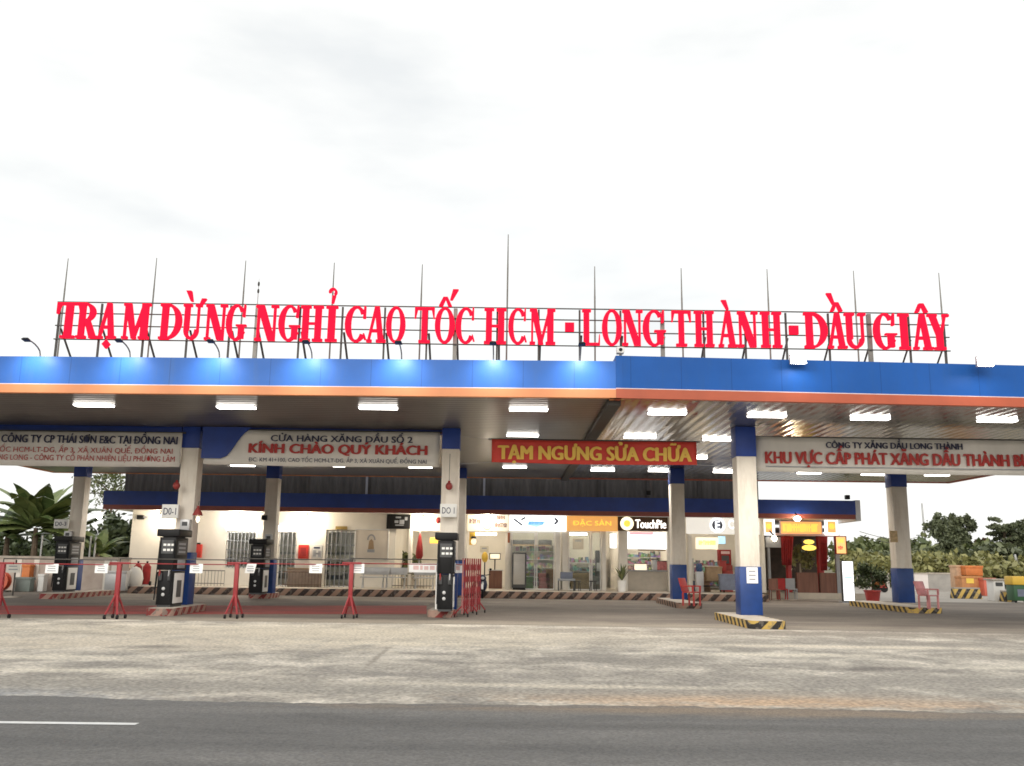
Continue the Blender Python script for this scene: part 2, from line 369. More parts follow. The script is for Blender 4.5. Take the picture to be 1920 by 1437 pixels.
# ================================================================== SETTING: ground, road, pavements
def sheet(name, pts, z, m):
    mb = MB(); mb.add([(x, y, z) for x, y in pts], [tuple(range(len(pts)))]); return struct(name, mb, m)
sheet('ground', [(-2500, -300), (2500, -300), (2500, 4000), (-2500, 4000)], 0, surface('dry earth and grass', [(.3, (.10, .10, .045)), (.7, (.20, .17, .10))], .5, (1, 1, 1)))
sheet('yard_pavement', [(-70, 5), (80, 5), (80, 78), (-70, 78)], .004, surface('pale yard concrete', [(.3, (.30, .27, .23)), (.7, (.42, .38, .33))], .35, (1, 2, 1), gscale=20))
yroad = PZ(960, 1326, 0).y
edge = [(-60 + i * .12, yroad + .05 * math.sin(i * .089) + .07 * math.sin(i * .0264 + 1) + .03 * math.sin(i * .51) * math.sin(i * .13) + random.uniform(-.05, .05) + (.28 * max(0, min(1, (-3 - (-60 + i * .12)) / 3)))) for i in range(1001)]
sheet('road', [(-60, -25), (60, -25)] + [(x, y + .0) for x, y in edge[::-1]], .012, surface('worn asphalt', [(.30, (.095, .093, .088)), (.45, (.128, .125, .118)), (.55, (.142, .138, .130)), (.72, (.185, .178, .166))], .7, (.35, 1.3, 1), grain=.28, gscale=38, bump=.6,
      patch=[(2.6, yroad - .18, 4.6, .42, (.25, .195, .14)), (-4, 8.0, 12, .28, (.105, .103, .098)), (3.5, 9.1, 9, .22, (.11, .107, .10)), (5, 7.3, 8, .3, (.19, .183, .17)), (-1.5, 9.75, 4, .25, (.175, .168, .155))]))
l0 = PZ(-900, 1347, 0); l1 = PZ(257, 1361, 0); hw = .055
mk = MB(); mk.add([(l0.x, l0.y - hw, .016), (l1.x, l1.y - hw, .016), (l1.x, l1.y + hw, .016), (l0.x, l0.y + hw, .016)], [(0, 1, 2, 3)])
struct('road_marking', mk, mat('worn road paint', (.72, .72, .70), .7, var=.12, scale=6))
yap = PZ(960, 1178, 0).y
sp = PZ(1430, 1319, 0); gp = PZ(120, 1290, 0)
t1, t2 = PZ(745, 1200, 0), PZ(650, 1285, 0); t1r = math.atan2(t1.x - t2.x, -(t1.y - t2.y)) + math.pi; t1 = (t1 + t2) / 2
back = [(-60 + i * 2, PZ(960 + (-60 + i * 2) * 58, 1178, 0).y if False else yap + .9 - .055 * (-60 + i * 2) * (1 if -60 + i * 2 > 0 else .25) + random.uniform(-.05, .05)) for i in range(61)]
sheet('apron_pavement', edge + [(x, y) for x, y in back[::-1]], .008, surface('worn apron concrete',
      [(.32, (.215, .197, .172)), (.44, (.315, .288, .245)), (.53, (.44, .40, .335)), (.64, (.61, .555, .47))], 1.0, (.8, .8, 1), grain=.38, gscale=16, bump=.7,
      patch=[(sp.x, sp.y + .25, 3.2, .75, (.55, .36, .21)), (gp.x - 1.2, gp.y - .5, 2.6, .8, (.23, .24, .25)), (-3.5, 20.0, 9, 3.0, (.52, .46, .36)), (7.5, 19.5, 6, 1.0, (.26, .235, .20)), (t1.x, t1.y, .06, 2.6, (.27, .24, .2), t1r), (-2, yroad + 1.3, 15, .75, (.29, .268, .228)), (9, yap - .6, 12, 1.3, (.215, .187, .155)), (2.0, 15.2, 2.4, 1.0, (.25, .228, .195)), (-1.2, 13, 2.2, .5, (.24, .222, .195)), (6.5, 13.2, 3.2, .6, (.26, .24, .205)), (9.5, 16.8, 2.5, .9, (.245, .222, .188)),
             (4.6, 16.6, 2.6, .45, (.66, .60, .49)), (8.6, 14.9, 2.2, .35, (.64, .585, .485)), (6.5, 18.4, 4.2, .4, (.62, .55, .44)), (9.6, 13.3, 2.0, .3, (.62, .57, .47)), (-8, 14.6, 3, .5, (.64, .58, .47)), (-2.5, 17.8, 4, .6, (.63, .56, .44)), (-5.5, 13.0, 2.6, .3, (.62, .565, .46)), (.8, 12.0, 3, .22, (.58, .52, .42)), (7.5, yroad + 2.6, 9, .9, (.30, .275, .235)), (-7, 17, 5, 1.6, (.56, .49, .385)), (5.5, 14.5, .9, .35, (.17, .15, .13), .3), (-6.2, 16.5, .8, .4, (.2, .18, .155), .1)]))
fc = [(x, y) for x, y in back if -24 <= x <= 24]
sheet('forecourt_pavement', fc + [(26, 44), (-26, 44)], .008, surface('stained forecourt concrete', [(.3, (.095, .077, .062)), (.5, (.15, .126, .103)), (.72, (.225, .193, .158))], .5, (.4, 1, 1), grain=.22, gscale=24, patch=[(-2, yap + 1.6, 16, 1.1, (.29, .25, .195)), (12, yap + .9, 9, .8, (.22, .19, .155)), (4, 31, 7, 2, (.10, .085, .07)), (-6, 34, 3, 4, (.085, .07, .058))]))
# red painted strip behind the barriers
r0, r1, r2, r3 = PZ(-40, 1152, .012), PZ(800, 1152, .012), PZ(800, 1136, .012), PZ(-40, 1136, .012)
mk = MB(); mk.add([(q.x, q.y, .014) for q in (r0, r1, r2, r3)], [(0, 1, 2, 3)])
struct('floor_marking', mk, surface('worn red floor paint', [(.35, (.17, .05, .042)), (.6, (.30, .045, .04))], .8, (.5, 2, 1)))

# ================================================================== CANOPIES
ZC = 5.4
def wallslab(mb, p, q, t, z0, z1):
    """a straight upright slab from plan point p to q, thickness t behind it"""
    d = Vector((q[0] - p[0], q[1] - p[1], 0)).normalized(); n = Vector((-d.y, d.x, 0)) * t
    a, b = Vector((p[0], p[1], 0)), Vector((q[0], q[1], 0)); vs = []
    for z in (z0, z1):
        for u in (a, b, b + n, a + n): vs.append((u.x, u.y, z))
    return mb.add(vs, [(0, 3, 2, 1), (4, 5, 6, 7), (0, 1, 5, 4), (1, 2, 6, 5), (2, 3, 7, 6), (3, 0, 4, 7)])
pa, pb = PZ(2, 736, ZC), PZ(1155, 746.5, ZC)
def online(x, a, b): return a.y + (x - a.x) * (b.y - a.y) / (b.x - a.x)
XG = pb.x
bl, br = PZ(100, 887, ZC), PZ(1780, 907, ZC)
ybk = (bl.y + br.y) / 2
canopy1 = [(bl.x, online(bl.x, pa, pb)), (XG, pb.y), (XG, ybk), (bl.x, bl.y)]
pc, pd = PZ(1165, 748, ZC), PZ(1918, 764, ZC)
canopy2 = [(XG + .004, pb.y + .003), (br.x, online(br.x, pc, pd)), (br.x, br.y), (XG + .004, ybk)]
def make_canopy(label, plan, ztop, zor, mb_, mo, ms, group):
    root = thing('petrol_canopy', label, 'canopy', (sum(p[0] for p in plan) / 4, sum(p[1] for p in plan) / 4, ZC), group)
    f = MB(); o = MB(); s = MB()
    n = len(plan)
    for i in range(n):
        p, q = plan[i], plan[(i + 1) % n]
        wallslab(f, p, q, .16, zor + .022, ztop)
        d = (Vector((q[0], q[1], 0)) - Vector((p[0], p[1], 0))).normalized(); nn = Vector((d.y, -d.x, 0)) * .02
        wallslab(o, (p[0] + nn.x, p[1] + nn.y), (q[0] + nn.x, q[1] + nn.y), .15, ZC, zor)
        wallslab(s, (p[0] + nn.x * .5, p[1] + nn.y * .5), (q[0] + nn.x * .5, q[1] + nn.y * .5), .15, zor + .001, zor + .021)
    f.build('fascia', mb_, root); o.build('trim', mo, root); s.build('pale_strip', m_pale, root)
    cx, cy = root.location.x, root.location.y
    ins = [(cx + (x - cx) * (1 - .14 / abs(x - cx)), cy + (y - cy) * (1 - .14 / abs(y - cy))) for x, y in plan]
    c = MB(); c.add([(x, y, ZC + .03) for x, y in ins] + [(x, y, ZC + .08) for x, y in ins], [(3, 2, 1, 0), (4, 5, 6, 7), (0, 1, 5, 4), (1, 2, 6, 5), (2, 3, 7, 6), (3, 0, 4, 7)])
    c.build('soffit', ms, root)
    c = MB(); c.add([(x, y, ztop - .38) for x, y in ins] + [(x, y, ztop - .30) for x, y in ins], [(3, 2, 1, 0), (4, 5, 6, 7), (0, 1, 5, 4), (1, 2, 6, 5), (2, 3, 7, 6), (3, 0, 4, 7)])
    c.build('roof_deck', m_lgrey, root)
    return root
zt1 = PY(560, 675.5, 21.85).z; zt2 = PY(1500, 680.5, pd.y).z; zo1 = PY(560, 728, 21.85).z; zo2 = PY(1500, 741.5, pd.y).z
can1 = make_canopy('long blue canopy with pale orange trim, over the fuel dispensers behind the barriers', canopy1, zt1, zo1, m_blue, m_orange, m_soff1, 'petrol station canopies')
can2 = make_canopy('darker blue canopy with taller fascia and red orange trim, over the shop entrance', canopy2, zt2, zo2, m_blue2, m_orange2, m_soff2, 'petrol station canopies')
# drain channel in the gap between the two canopies
g = MB(); g.box(XG - .16, XG + .16, pb.y + .35, ybk - .3, ZC - .12, ZC + .028)
tag(g.build('gutter_beam', m_dsteel, None, bevel=.02), 'dark steel gutter running under the joint of the two canopies', 'gutter')

# ceiling lights
def ceiling_light(px, py, label, wd=.98, ln=.24, group='lit panels on the canopy ceiling'):
    c = PZ(px, py, ZC - .04)
    root = thing('ceiling_light', label, 'ceiling light', (c.x, c.y, ZC - .06), group)
    h = MB(); h.box(c.x - wd / 2 - .03, c.x + wd / 2 + .03, c.y - ln / 2 - .03, c.y + ln / 2 + .03, ZC + .017, ZC + .029); h.build('housing', m_grey, root)
    d = MB(); d.box(c.x - wd / 2, c.x + wd / 2, c.y - ln / 2, c.y + ln / 2, ZC - .03, ZC + .0165); d.build('diffuser', m_lamp, root, bevel=.01)
    lamp_light('lamp_glow', 'SPOT', (c.x, c.y, ZC - .12), 340 * wd, (1, .955, .885), root, .25, (c.x, c.y, 0), 2.85, 1.0)
    return root
CL = [(176, 763, 'bright ceiling panel over the CÔNG TY banner, near the canopy edge'), (443, 767, 'bright ceiling panel above the blue corner of the KÍNH CHÀO banner'), (709, 768, 'bright ceiling panel above QUÝ KHÁCH on the white banner'),
      (991, 771, 'bright ceiling panel above NGƯNG, close to the fascia'), (1251, 778, 'bright ceiling panel above CHỮA, among streaky reflections'), (1438, 783, 'bright ceiling panel above the blue top of the front column'),
      (1632, 788, 'bright ceiling panel above the words CÔNG TY XĂNG DẦU'), (1870, 792, 'bright ceiling panel above THÀNH BƯỞI at the end of the first row'),
      (980, 819, 'ceiling panel half hidden behind the top edge of NGƯNG'), (1200, 822, 'ceiling panel peeking over the top edge of SỬA'), (1348, 827, 'ceiling panel between the red banner and the front column'),
      (290, 873, 'small ceiling panel under the first white banner, before the front column'), (455, 875, 'small ceiling panel under the wave of the KÍNH CHÀO banner'), (788, 878, 'small ceiling panel under KHÁCH at the banner corner'),
      (965, 878, 'small ceiling panel below TẠM on the red banner'), (1130, 884, 'small ceiling panel below the middle of the red banner'), (1238, 885, 'small ceiling panel below CHỮA beside the slim column'),
      (1360, 887, 'small ceiling panel between the slim column and the front column'), (1517, 889, 'small ceiling panel below PHÁT on the wide banner'), (1638, 892, 'small ceiling panel below DẦU, next to the column top'),
      (1757, 893, 'small ceiling panel below BƯỞI, near the slanting canopy end')]
for px, py, lb in CL: ceiling_light(px, py, lb)
ceiling_light(635, 876, 'short ceiling lamp under CHÀO, smallest in its row', .5, .24)
ceiling_light(1314, 861, 'short ceiling lamp at the end of the red banner', .45, .24)

# ================================================================== ROOFTOP SIGN
def arc(cx, cy, rx, ry, tx, ty, a0, a1, n=20):
    out = []
    for i in range(n):
        a, b = R(a0 + (a1 - a0) * i / n), R(a0 + (a1 - a0) * (i + 1) / n)
        def pt(t, k): return (cx + (rx - k * tx) * math.cos(t), cy + (ry - k * ty) * math.sin(t))
        out.append([pt(a, 0), pt(b, 0), pt(b, 1), pt(a, 1)])
    return out
def rc(a, b, c, d): return [(a, b), (c, b), (c, d), (a, d)]
def dg(b0, b1, t0, t1, y0=0, y1=1): return [(b0, y0), (b1, y0), (t1, y1), (t0, y1)]
sv = .07
def serif(a, b, top=False): return rc(a, 1 - sv, b, 1) if top else rc(a, 0, b, sv)
A_ = [dg(.04, .16, .39, .53), dg(.60, .90, .38, .64), rc(.22, .28, .72, .36), serif(0, .28), serif(.5, 1)]
G_ = arc(.5, .5, .5, .51, .27, .06, 42, 330) + [rc(.62, .05, .88, .42), rc(.5, .39, 1, .44), dg(.80, .9, .86, .92, .66, 1)]
C_ = arc(.52, .5, .52, .51, .28, .06, 38, 322) + [dg(.82, .94, .86, .94, .66, 1), dg(.9, 1, .84, .9, .06, .24)]
O_ = arc(.5, .5, .5, .51, .27, .06, 0, 360, 30)
N_ = [rc(.08, 0, .18, 1), dg(.58, .90, .02, .36), rc(.79, .02, .89, 1), serif(0, .28), serif(0, .3, 1), serif(.67, 1, 1)]
D_ = [rc(.08, 0, .37, 1)] + arc(.34, .5, .66, .5, .28, .06, -90, 90) + [serif(0, .45), serif(0, .45, 1)]
U_ = [rc(.08, .26, .36, 1), rc(.78, .26, .89, 1)] + arc(.485, .28, .405, .28, .2, .08, 180, 360) + [serif(0, .46, 1), serif(.66, 1, 1)]
H_ = [rc(.08, 0, .36, 1), rc(.64, 0, .92, 1), rc(.3, .47, .7, .53), serif(0, .45), serif(.55, 1), serif(0, .45, 1), serif(.55, 1, 1)]
I_ = [rc(.2, 0, .8, 1), serif(0, 1), serif(0, 1, 1)]
T_ = [rc(.36, 0, .64, 1), serif(.22, .78), rc(0, .93, 1, 1), dg(0, .05, 0, .16, .68, .95), dg(.95, 1, .84, 1, .68, .95)]
R_ = [rc(.08, 0, .36, 1)] + arc(.34, .73, .52, .27, .27, .055, -90, 90) + [dg(.66, .98, .36, .62, 0, .5), serif(0, .46), serif(0, .4, 1), serif(.64, 1.05)]
M_ = [rc(.06, 0, .14, 1), dg(.36, .54, .03, .28), dg(.38, .49, .72, .84), rc(.68, 0, .93, 1), serif(0, .22), serif(0, .24, 1), serif(.62, 1), serif(.74, 1, 1)]
L_ = [rc(.08, 0, .40, 1), serif(0, .5, 1), rc(0, 0, 1, .06), dg(.9, 1, .96, 1, .0, .30)]
Y_ = [rc(.38, 0, .66, .46), dg(.38, .66, .06, .36, .40, 1), dg(.54, .64, .80, .88, .42, 1), serif(.26, .78), serif(0, .44, 1), serif(.7, 1, 1)]
GL = dict(A=A_, G=G_, C=C_, O=O_, N=N_, D=D_, U=U_, H=H_, I=I_, T=T_, R=R_, M=M_, L=L_, Y=Y_)
circ = [dg(.18, .38, .40, .56, 1.05, 1.30), dg(.64, .84, .46, .62, 1.05, 1.30)]
ACC = {'dot': [[(.30, -.16), (.52, -.29), (.74, -.16), (.52, -.03)]], 'grave': [dg(.46, .58, .18, .44, 1.05, 1.32)], 'circ': circ,
       'hook': arc(.5, 1.40, .36, .12, .2, .06, -60, 190, 14) + [dg(.42, .60, .50, .76, 1.08, 1.30)],
       'circacute': circ + [dg(.74, .86, .88, 1.16, 1.22, 1.52)], 'circgrave': circ + [dg(.32, .44, .0, .26, 1.24, 1.56)],
       'horngrave': [dg(.36, .48, .08, .36, 1.08, 1.38), dg(.84, .94, .98, 1.22, .94, 1.16)], 'dotless': []}
SIGN = [('T', 108, 155, ''), ('R', 148, 186, ''), ('A', 188, 222, 'dot'), ('M', 233, 283, ''), ('D', 302, 343, ''), ('U', 345, 379, 'horngrave'), ('N', 387, 427, ''), ('G', 426, 464, ''),
        ('N', 481, 523, ''), ('G', 524, 564, ''), ('H', 565, 607, ''), ('I', 612, 634, 'hook'), ('C', 648, 689, ''), ('A', 689, 725, ''), ('O', 725, 761, ''), ('T', 778, 815, ''), ('O', 816, 853, 'circacute'), ('C', 855, 891, ''),
        ('H', 908, 949, ''), ('C', 953, 988, ''), ('M', 993, 1041, ''), ('-', 1059, 1076, ''), ('L', 1091, 1124, ''), ('O', 1128, 1165, ''), ('N', 1166, 1204, ''), ('G', 1204, 1247, ''),
        ('T', 1258, 1294, ''), ('H', 1300, 1337, ''), ('A', 1345, 1380, 'grave'), ('N', 1381, 1419, ''), ('H', 1424, 1463, ''), ('-', 1477, 1494, ''), ('D', 1505, 1548, ''), ('A', 1549, 1584, 'circgrave'), ('U', 1581, 1620, ''),
        ('G', 1634, 1677, ''), ('I', 1681, 1701, ''), ('A', 1707, 1744, 'circ'), ('Y', 1736, 1776, '')]
DS = 23.6
zb, ztp = PY(960, 647, DS).z, PY(960, 581, DS).z
XS0, XS1 = PY(108, 602, DS).x, PY(1776, 626, DS).x
sign = thing('rooftop_sign', 'glowing red letters TRẠM DỪNG NGHỈ on a frame on the canopy roof', 'sign', ((XS0 + XS1) / 2, DS, zt1 - .3))
for ch, x0, x1, ac in SIGN:
    a, b = PY(x0, 610, DS).x, PY(x1, 610, DS).x
    mb = MB(); ml = MB()
    polys = [rc(0, .38, 1, .62)] if ch == '-' else GL[ch] + (ACC[ac] if ac else [])
    for i, p in enumerate(polys):
        q = [(a + (b - a) * u, zb + (ztp - zb) * v) for u, v in p]
        mb.prism(q, DS - .14 - .0007 * (i % 37), DS - .05 + .0007 * (i % 37))
    mb.build('letter', m_ledred, sign)
rz = [PY(960, y, DS).z for y in (578, 599, 622, 647.5)]
for z in rz:
    r = MB(); r.box(XS0 - .05, XS1 + .05, DS - .02, DS + .02, z - .013, z + .013); r.build('rail', m_dsteel, sign)
posts = [106, 185, 268, 350, 429, 479, 560, 640, 720, 800, 853, 932, 1010, 1087, 1164, 1243, 1320, 1398, 1475, 1555, 1632, 1706, 1772]
for i, px in enumerate(posts):
    x = PY(px, 625, DS).x; big = px in (479, 853, 1243, 1632); wv = .05 if big else .024
    p = MB(); p.box(x - wv, x + wv, DS + .021, DS + .021 + 2 * wv, zt1 - .3, ztp + .02); p.build('post', m_steel if big else m_dsteel, sign)
    b = MB(); b.bar((x + .05, DS + .1, zb + .30), (x + .05, DS + 1.75, zt1 - .3), .03, n=4); b.build('brace', m_dsteel, sign)

# lightning rods
RODS = [(128, 485, 'first T of TRẠM'), (294, 484, 'space between TRẠM and DỪNG'), (461, 489, 'G of DỪNG'), (627, 493, 'hooked I of NGHỈ'), (792, 496, 'T of TỐC'), (953, 440, 'C of HCM, taller than the rest'), (1115, 500, 'L and O of LONG'),
        (1277, 503, 'T of THÀNH'), (1438, 505, 'last H of THÀNH'), (1600, 508, 'U of DẦU'), (1760, 512, 'Y of GIÂY')]
for px, py, wh in RODS:
    t = PY(px, py, 25.4); root = thing('lightning_rod', 'thin grey rod rising above the ' + wh, 'rod', (t.x, 25.4, zt1 - .3), 'thin rods on the canopy roof')
    m = MB(); m.bar((t.x, 25.4, zt1 - .28), (t.x, 25.4, t.z - .9), .026, .024); m.build('mast', m_steel, root)
    m = MB(); m.bar((t.x, 25.4, t.z - .9), (t.x, 25.4, t.z), .022, .012); m.build('tip', m_steel, root)
    m = MB(); m.box(t.x - .1, t.x + .1, 25.3, 25.5, zt1 - .3, zt1 - .28); m.build('base_plate', m_dsteel, root)
t = PY(486, 522, 26.2); root = thing('radio_antenna', 'thin antenna with two bulges, standing behind the N of NGHỈ', 'antenna', (t.x, 26.2, zt1 - .3))
m = MB(); m.tube([(t.x, 26.2, zt1 - .3), (t.x, 26.2, t.z - .5), (t.x, 26.2, t.z)], [.02, .016, .006]); m.build('mast', m_lgrey, root)
for dz in (.18, .40):
    m = MB(); m.ball((t.x, 26.2, t.z - dz), .035, .035, .08, 8); m.build('coil', m_dsteel, root)

# gooseneck lamps lighting the fascia
GN = [(83, 'dark gooseneck lamp standing alone beside the start of the sign'), (252, 'gooseneck lamp under the A and M of TRẠM'), (419, 'gooseneck lamp under the U of DỪNG'), (591, 'gooseneck lamp under the H of NGHỈ'),
      (757, 'gooseneck lamp under the O of CAO'), (926, 'gooseneck lamp under the H of HCM'), (1084, 'gooseneck lamp under the small square before LONG')]
for px, lb in GN:
    b = PY(px, 668, 22.2); yb = online(b.x, pa, pb); x = b.x; z0 = zt1 - .3
    root = thing('gooseneck_lamp', lb, 'lamp', (x, yb + .28, z0), 'gooseneck lamps over the fascia')
    pts = [(x, yb + .28, z0), (x, yb + .16, zt1 + .10)] + [(x, yb + .16 - .62 * math.sin(R(a)) ** 1.0 * (a / 110), zt1 + .10 + .20 * math.sin(R(a))) for a in (20, 40, 60, 80, 95, 110)]
    m = MB(); m.tube(pts, .018); m.build('arm', m_steel, root)
    hx = Vector((x, yb - .54, zt1 + .25))
    m = MB(); m.add([(x - .09, hx.y - .10, hx.z + .03), (x + .09, hx.y - .10, hx.z + .03), (x + .09, hx.y + .10, hx.z), (x - .09, hx.y + .10, hx.z), (x - .06, hx.y - .05, hx.z + .08), (x + .06, hx.y - .05, hx.z + .08), (x + .06, hx.y + .06, hx.z + .06), (x - .06, hx.y + .06, hx.z + .06)],
                    [(0, 3, 2, 1), (4, 5, 6, 7), (0, 1, 5, 4), (1, 2, 6, 5), (2, 3, 7, 6), (3, 0, 4, 7)]); m.build('lamp_head', m_black, root, bevel=.01)
    lamp_light('lamp_beam', 'SPOT', (x, hx.y - .1, hx.z - .10), 62, (.92, .96, 1), root, .08, (x, yb - .02, zt1 - .5), 2.1, 1.0)
for px, py, lb in ((1490, 672, 'dazzling white floodlight on the fascia top below the square after THÀNH'), (1836, 676, 'dazzling white floodlight on the fascia top past the end of the sign')):
    b = PY(px, py + 6, 21.75); root = thing('floodlight', lb, 'floodlight', (b.x, b.y, zt2), 'floodlights on the darker fascia')
    m = MB(); m.bar((b.x, b.y + .1, zt2 + .02), (b.x, b.y - .22, zt2 + .08), .025, n=6); m.build('bracket', m_steel, root)
    m = MB(); m.box(b.x - .2, b.x + .2, b.y - .30, b.y - .2, zt2 - .16, zt2 + .1); m.build('lamp_head', m_lgrey, root, bevel=.015)
    m = MB(); m.box(b.x - .18, b.x + .18, b.y - .318, b.y - .301, zt2 - .14, zt2 + .08); m.build('lens', glow('flood lens', (1, .98, .95), 60) if 'flood lens' not in MATS else MATS['flood lens'], root, bevel=.006)
    lamp_light('lamp_beam', 'POINT', (b.x, b.y - .38, zt2 - .08), 24, (.95, .97, 1), root, .06)
b = PY(1163, 672, 21.5); root = thing('security_camera', 'small white box camera on the step between the two fascias', 'camera', (b.x, b.y, zt2))
m = MB(); m.box(b.x - .09, b.x + .09, b.y - .1, b.y + .12, zt2 + .05, zt2 + .2); m.build('housing', m_wpaint, root, bevel=.015)
m = MB(); m.box(b.x - .02, b.x + .02, b.y, b.y + .04, zt2, zt2 + .05); m.build('bracket', m_steel, root)
m = MB(); m.lathe((b.x, b.y - .11, zt2 + .125), [(.04, 0), (.045, .008)], 12, 'y'); m.build('lens', m_black, root)

# ================================================================== COLUMNS, ISLANDS, DISPENSERS
def column(px, py, D, label, wd, zbt, ztb, z0=.2):
    c = PY(px, py, D); h = wd / 2; x = c.x
    root = thing('canopy_column', label, 'column', (x, D + h, z0), 'square canopy columns')
    m = MB(); m.box(x - h, x + h, D, D + wd, zbt + .001, ztb - .001); m.build('shaft', m_white, root, bevel=.012)
    m = MB(); m.box(x - h - .025, x + h + .025, D - .025, D + wd + .025, z0, zbt); m.build('base_cladding', m_colblue, root, bevel=.012)
    m = MB(); m.box(x - h - .015, x + h + .015, D - .015, D + wd + .015, ztb, ZC + .02); m.build('top_cladding', m_navy, root, bevel=.01)
    return root, x
Zp = lambda px, py, D: PY(px, py, D).z
col_a, xa = column(350.5, 920, 27.4, 'white column with blue foot behind the dispenser under the KÍNH CHÀO banner edge', .5, Zp(355, 1036, 27.4), Zp(360, 840, 27.4))
col_b, xb = column(843, 930, 27.0, 'white column with a red ball extinguisher and number plate, before the shops', .5, Zp(843, 1050, 27), Zp(843, 842, 27))
col_c, xc = column(1403, 960, 25.9, 'front column with bright blue foot and a white notice, on a yellow striped kerb', .55, Zp(1403, 1063, 25.9), Zp(1400, 856, 25.9))
col_d, xd = column(146, 930, 38, 'grimy back column beside the banana plant', .5, Zp(150, 1050, 38), Zp(150, 894, 38))
col_e, xe = column(509, 930, 38, 'back column behind a dispenser, in front of the barred shop windows', .5, Zp(510, 1050, 38), Zp(510, 897, 38))
col_f, xf = column(862, 930, 38.5, 'back column half hidden behind the column with the number plate', .5, Zp(860, 1050, 38.5), Zp(865, 897, 38.5))
col_g, xg = column(1271.5, 960, 37.5, 'slim back column with a red chair at its navy foot', .54, Zp(1271, 1059, 37.5), Zp(1271, 907, 37.5))
col_h, xh = column(1692, 1000, 37, 'lone back column with rusty stains before the hedge', .6, Zp(1692, 1066, 37), Zp(1690, 913, 37))

def island(x0, x1, y0, y1, label, m, h=.2, group='raised kerb islands'):
    root = thing('kerb_island', label, 'kerb island', ((x0 + x1) / 2, (y0 + y1) / 2, 0), group)
    r = min(.3, (x1 - x0) / 2.2)
    pts = []
    for cx, cy, a0 in ((x1 - r, y0 + r, -90), (x1 - r, y1 - r, 0), (x0 + r, y1 - r, 90), (x0 + r, y0 + r, 180)):
        for k in range(6): t = R(a0 + k * 18); pts.append((cx + r * math.cos(t), cy + r * math.sin(t)))
    n = len(pts); mb = MB()
    mb.add([(x, y, 0) for x, y in pts] + [(x, y, h - .001) for x, y in pts], [tuple(range(n))[::-1], tuple(range(n, 2 * n))] + [(i, (i + 1) % n, n + (i + 1) % n, n + i) for i in range(n)])
    mb.build('kerb', m, root, smooth=True)
    cx, cy = root.location.x, root.location.y; mb = MB(); q = [(cx + (x - cx) * .9, cy + (y - cy) * .97) for x, y in pts]
    mb.add([(x, y, h - .03) for x, y in q] + [(x, y, h + .004) for x, y in q], [tuple(range(n))[::-1], tuple(range(n, 2 * n))] + [(i, (i + 1) % n, n + (i + 1) % n, n + i) for i in range(n)])
    mb.build('top_slab', m_concrete, root)
    return root
def isl_px(px0, px1, py, D1, label, m):
    a, b = PZ(px0, py, 0), PZ(px1, py, 0); return island(a.x, b.x, (a.y + b.y) / 2, D1, label, m)
isl_px(264, 324, 1156, 28.3, 'red and white kerb island carrying the white banner column and its dispenser', m_haz_r)
isl_px(799, 852, 1159, 27.9, 'red and white kerb island at the folded red gate', m_haz_r)
isl_px(62, 116, 1124, 39.5, 'dark worn kerb island under the back dispenser by the banana plant', m_haz_r)
isl_px(460, 505, 1123, 39.5, 'dark worn kerb island under the middle back dispenser', m_haz_r)
isl_px(1408, 1477, 1181, 27.4, 'yellow and black kerb island under the bright blue column foot', m_haz_y)
isl_px(1272, 1318, 1142, 39, 'faded striped kerb island under the slim column and red chair', m_haz_b)
isl_px(1711, 1769, 1151, 38.6, 'yellow and black kerb island under the lone stained column', m_haz_y)

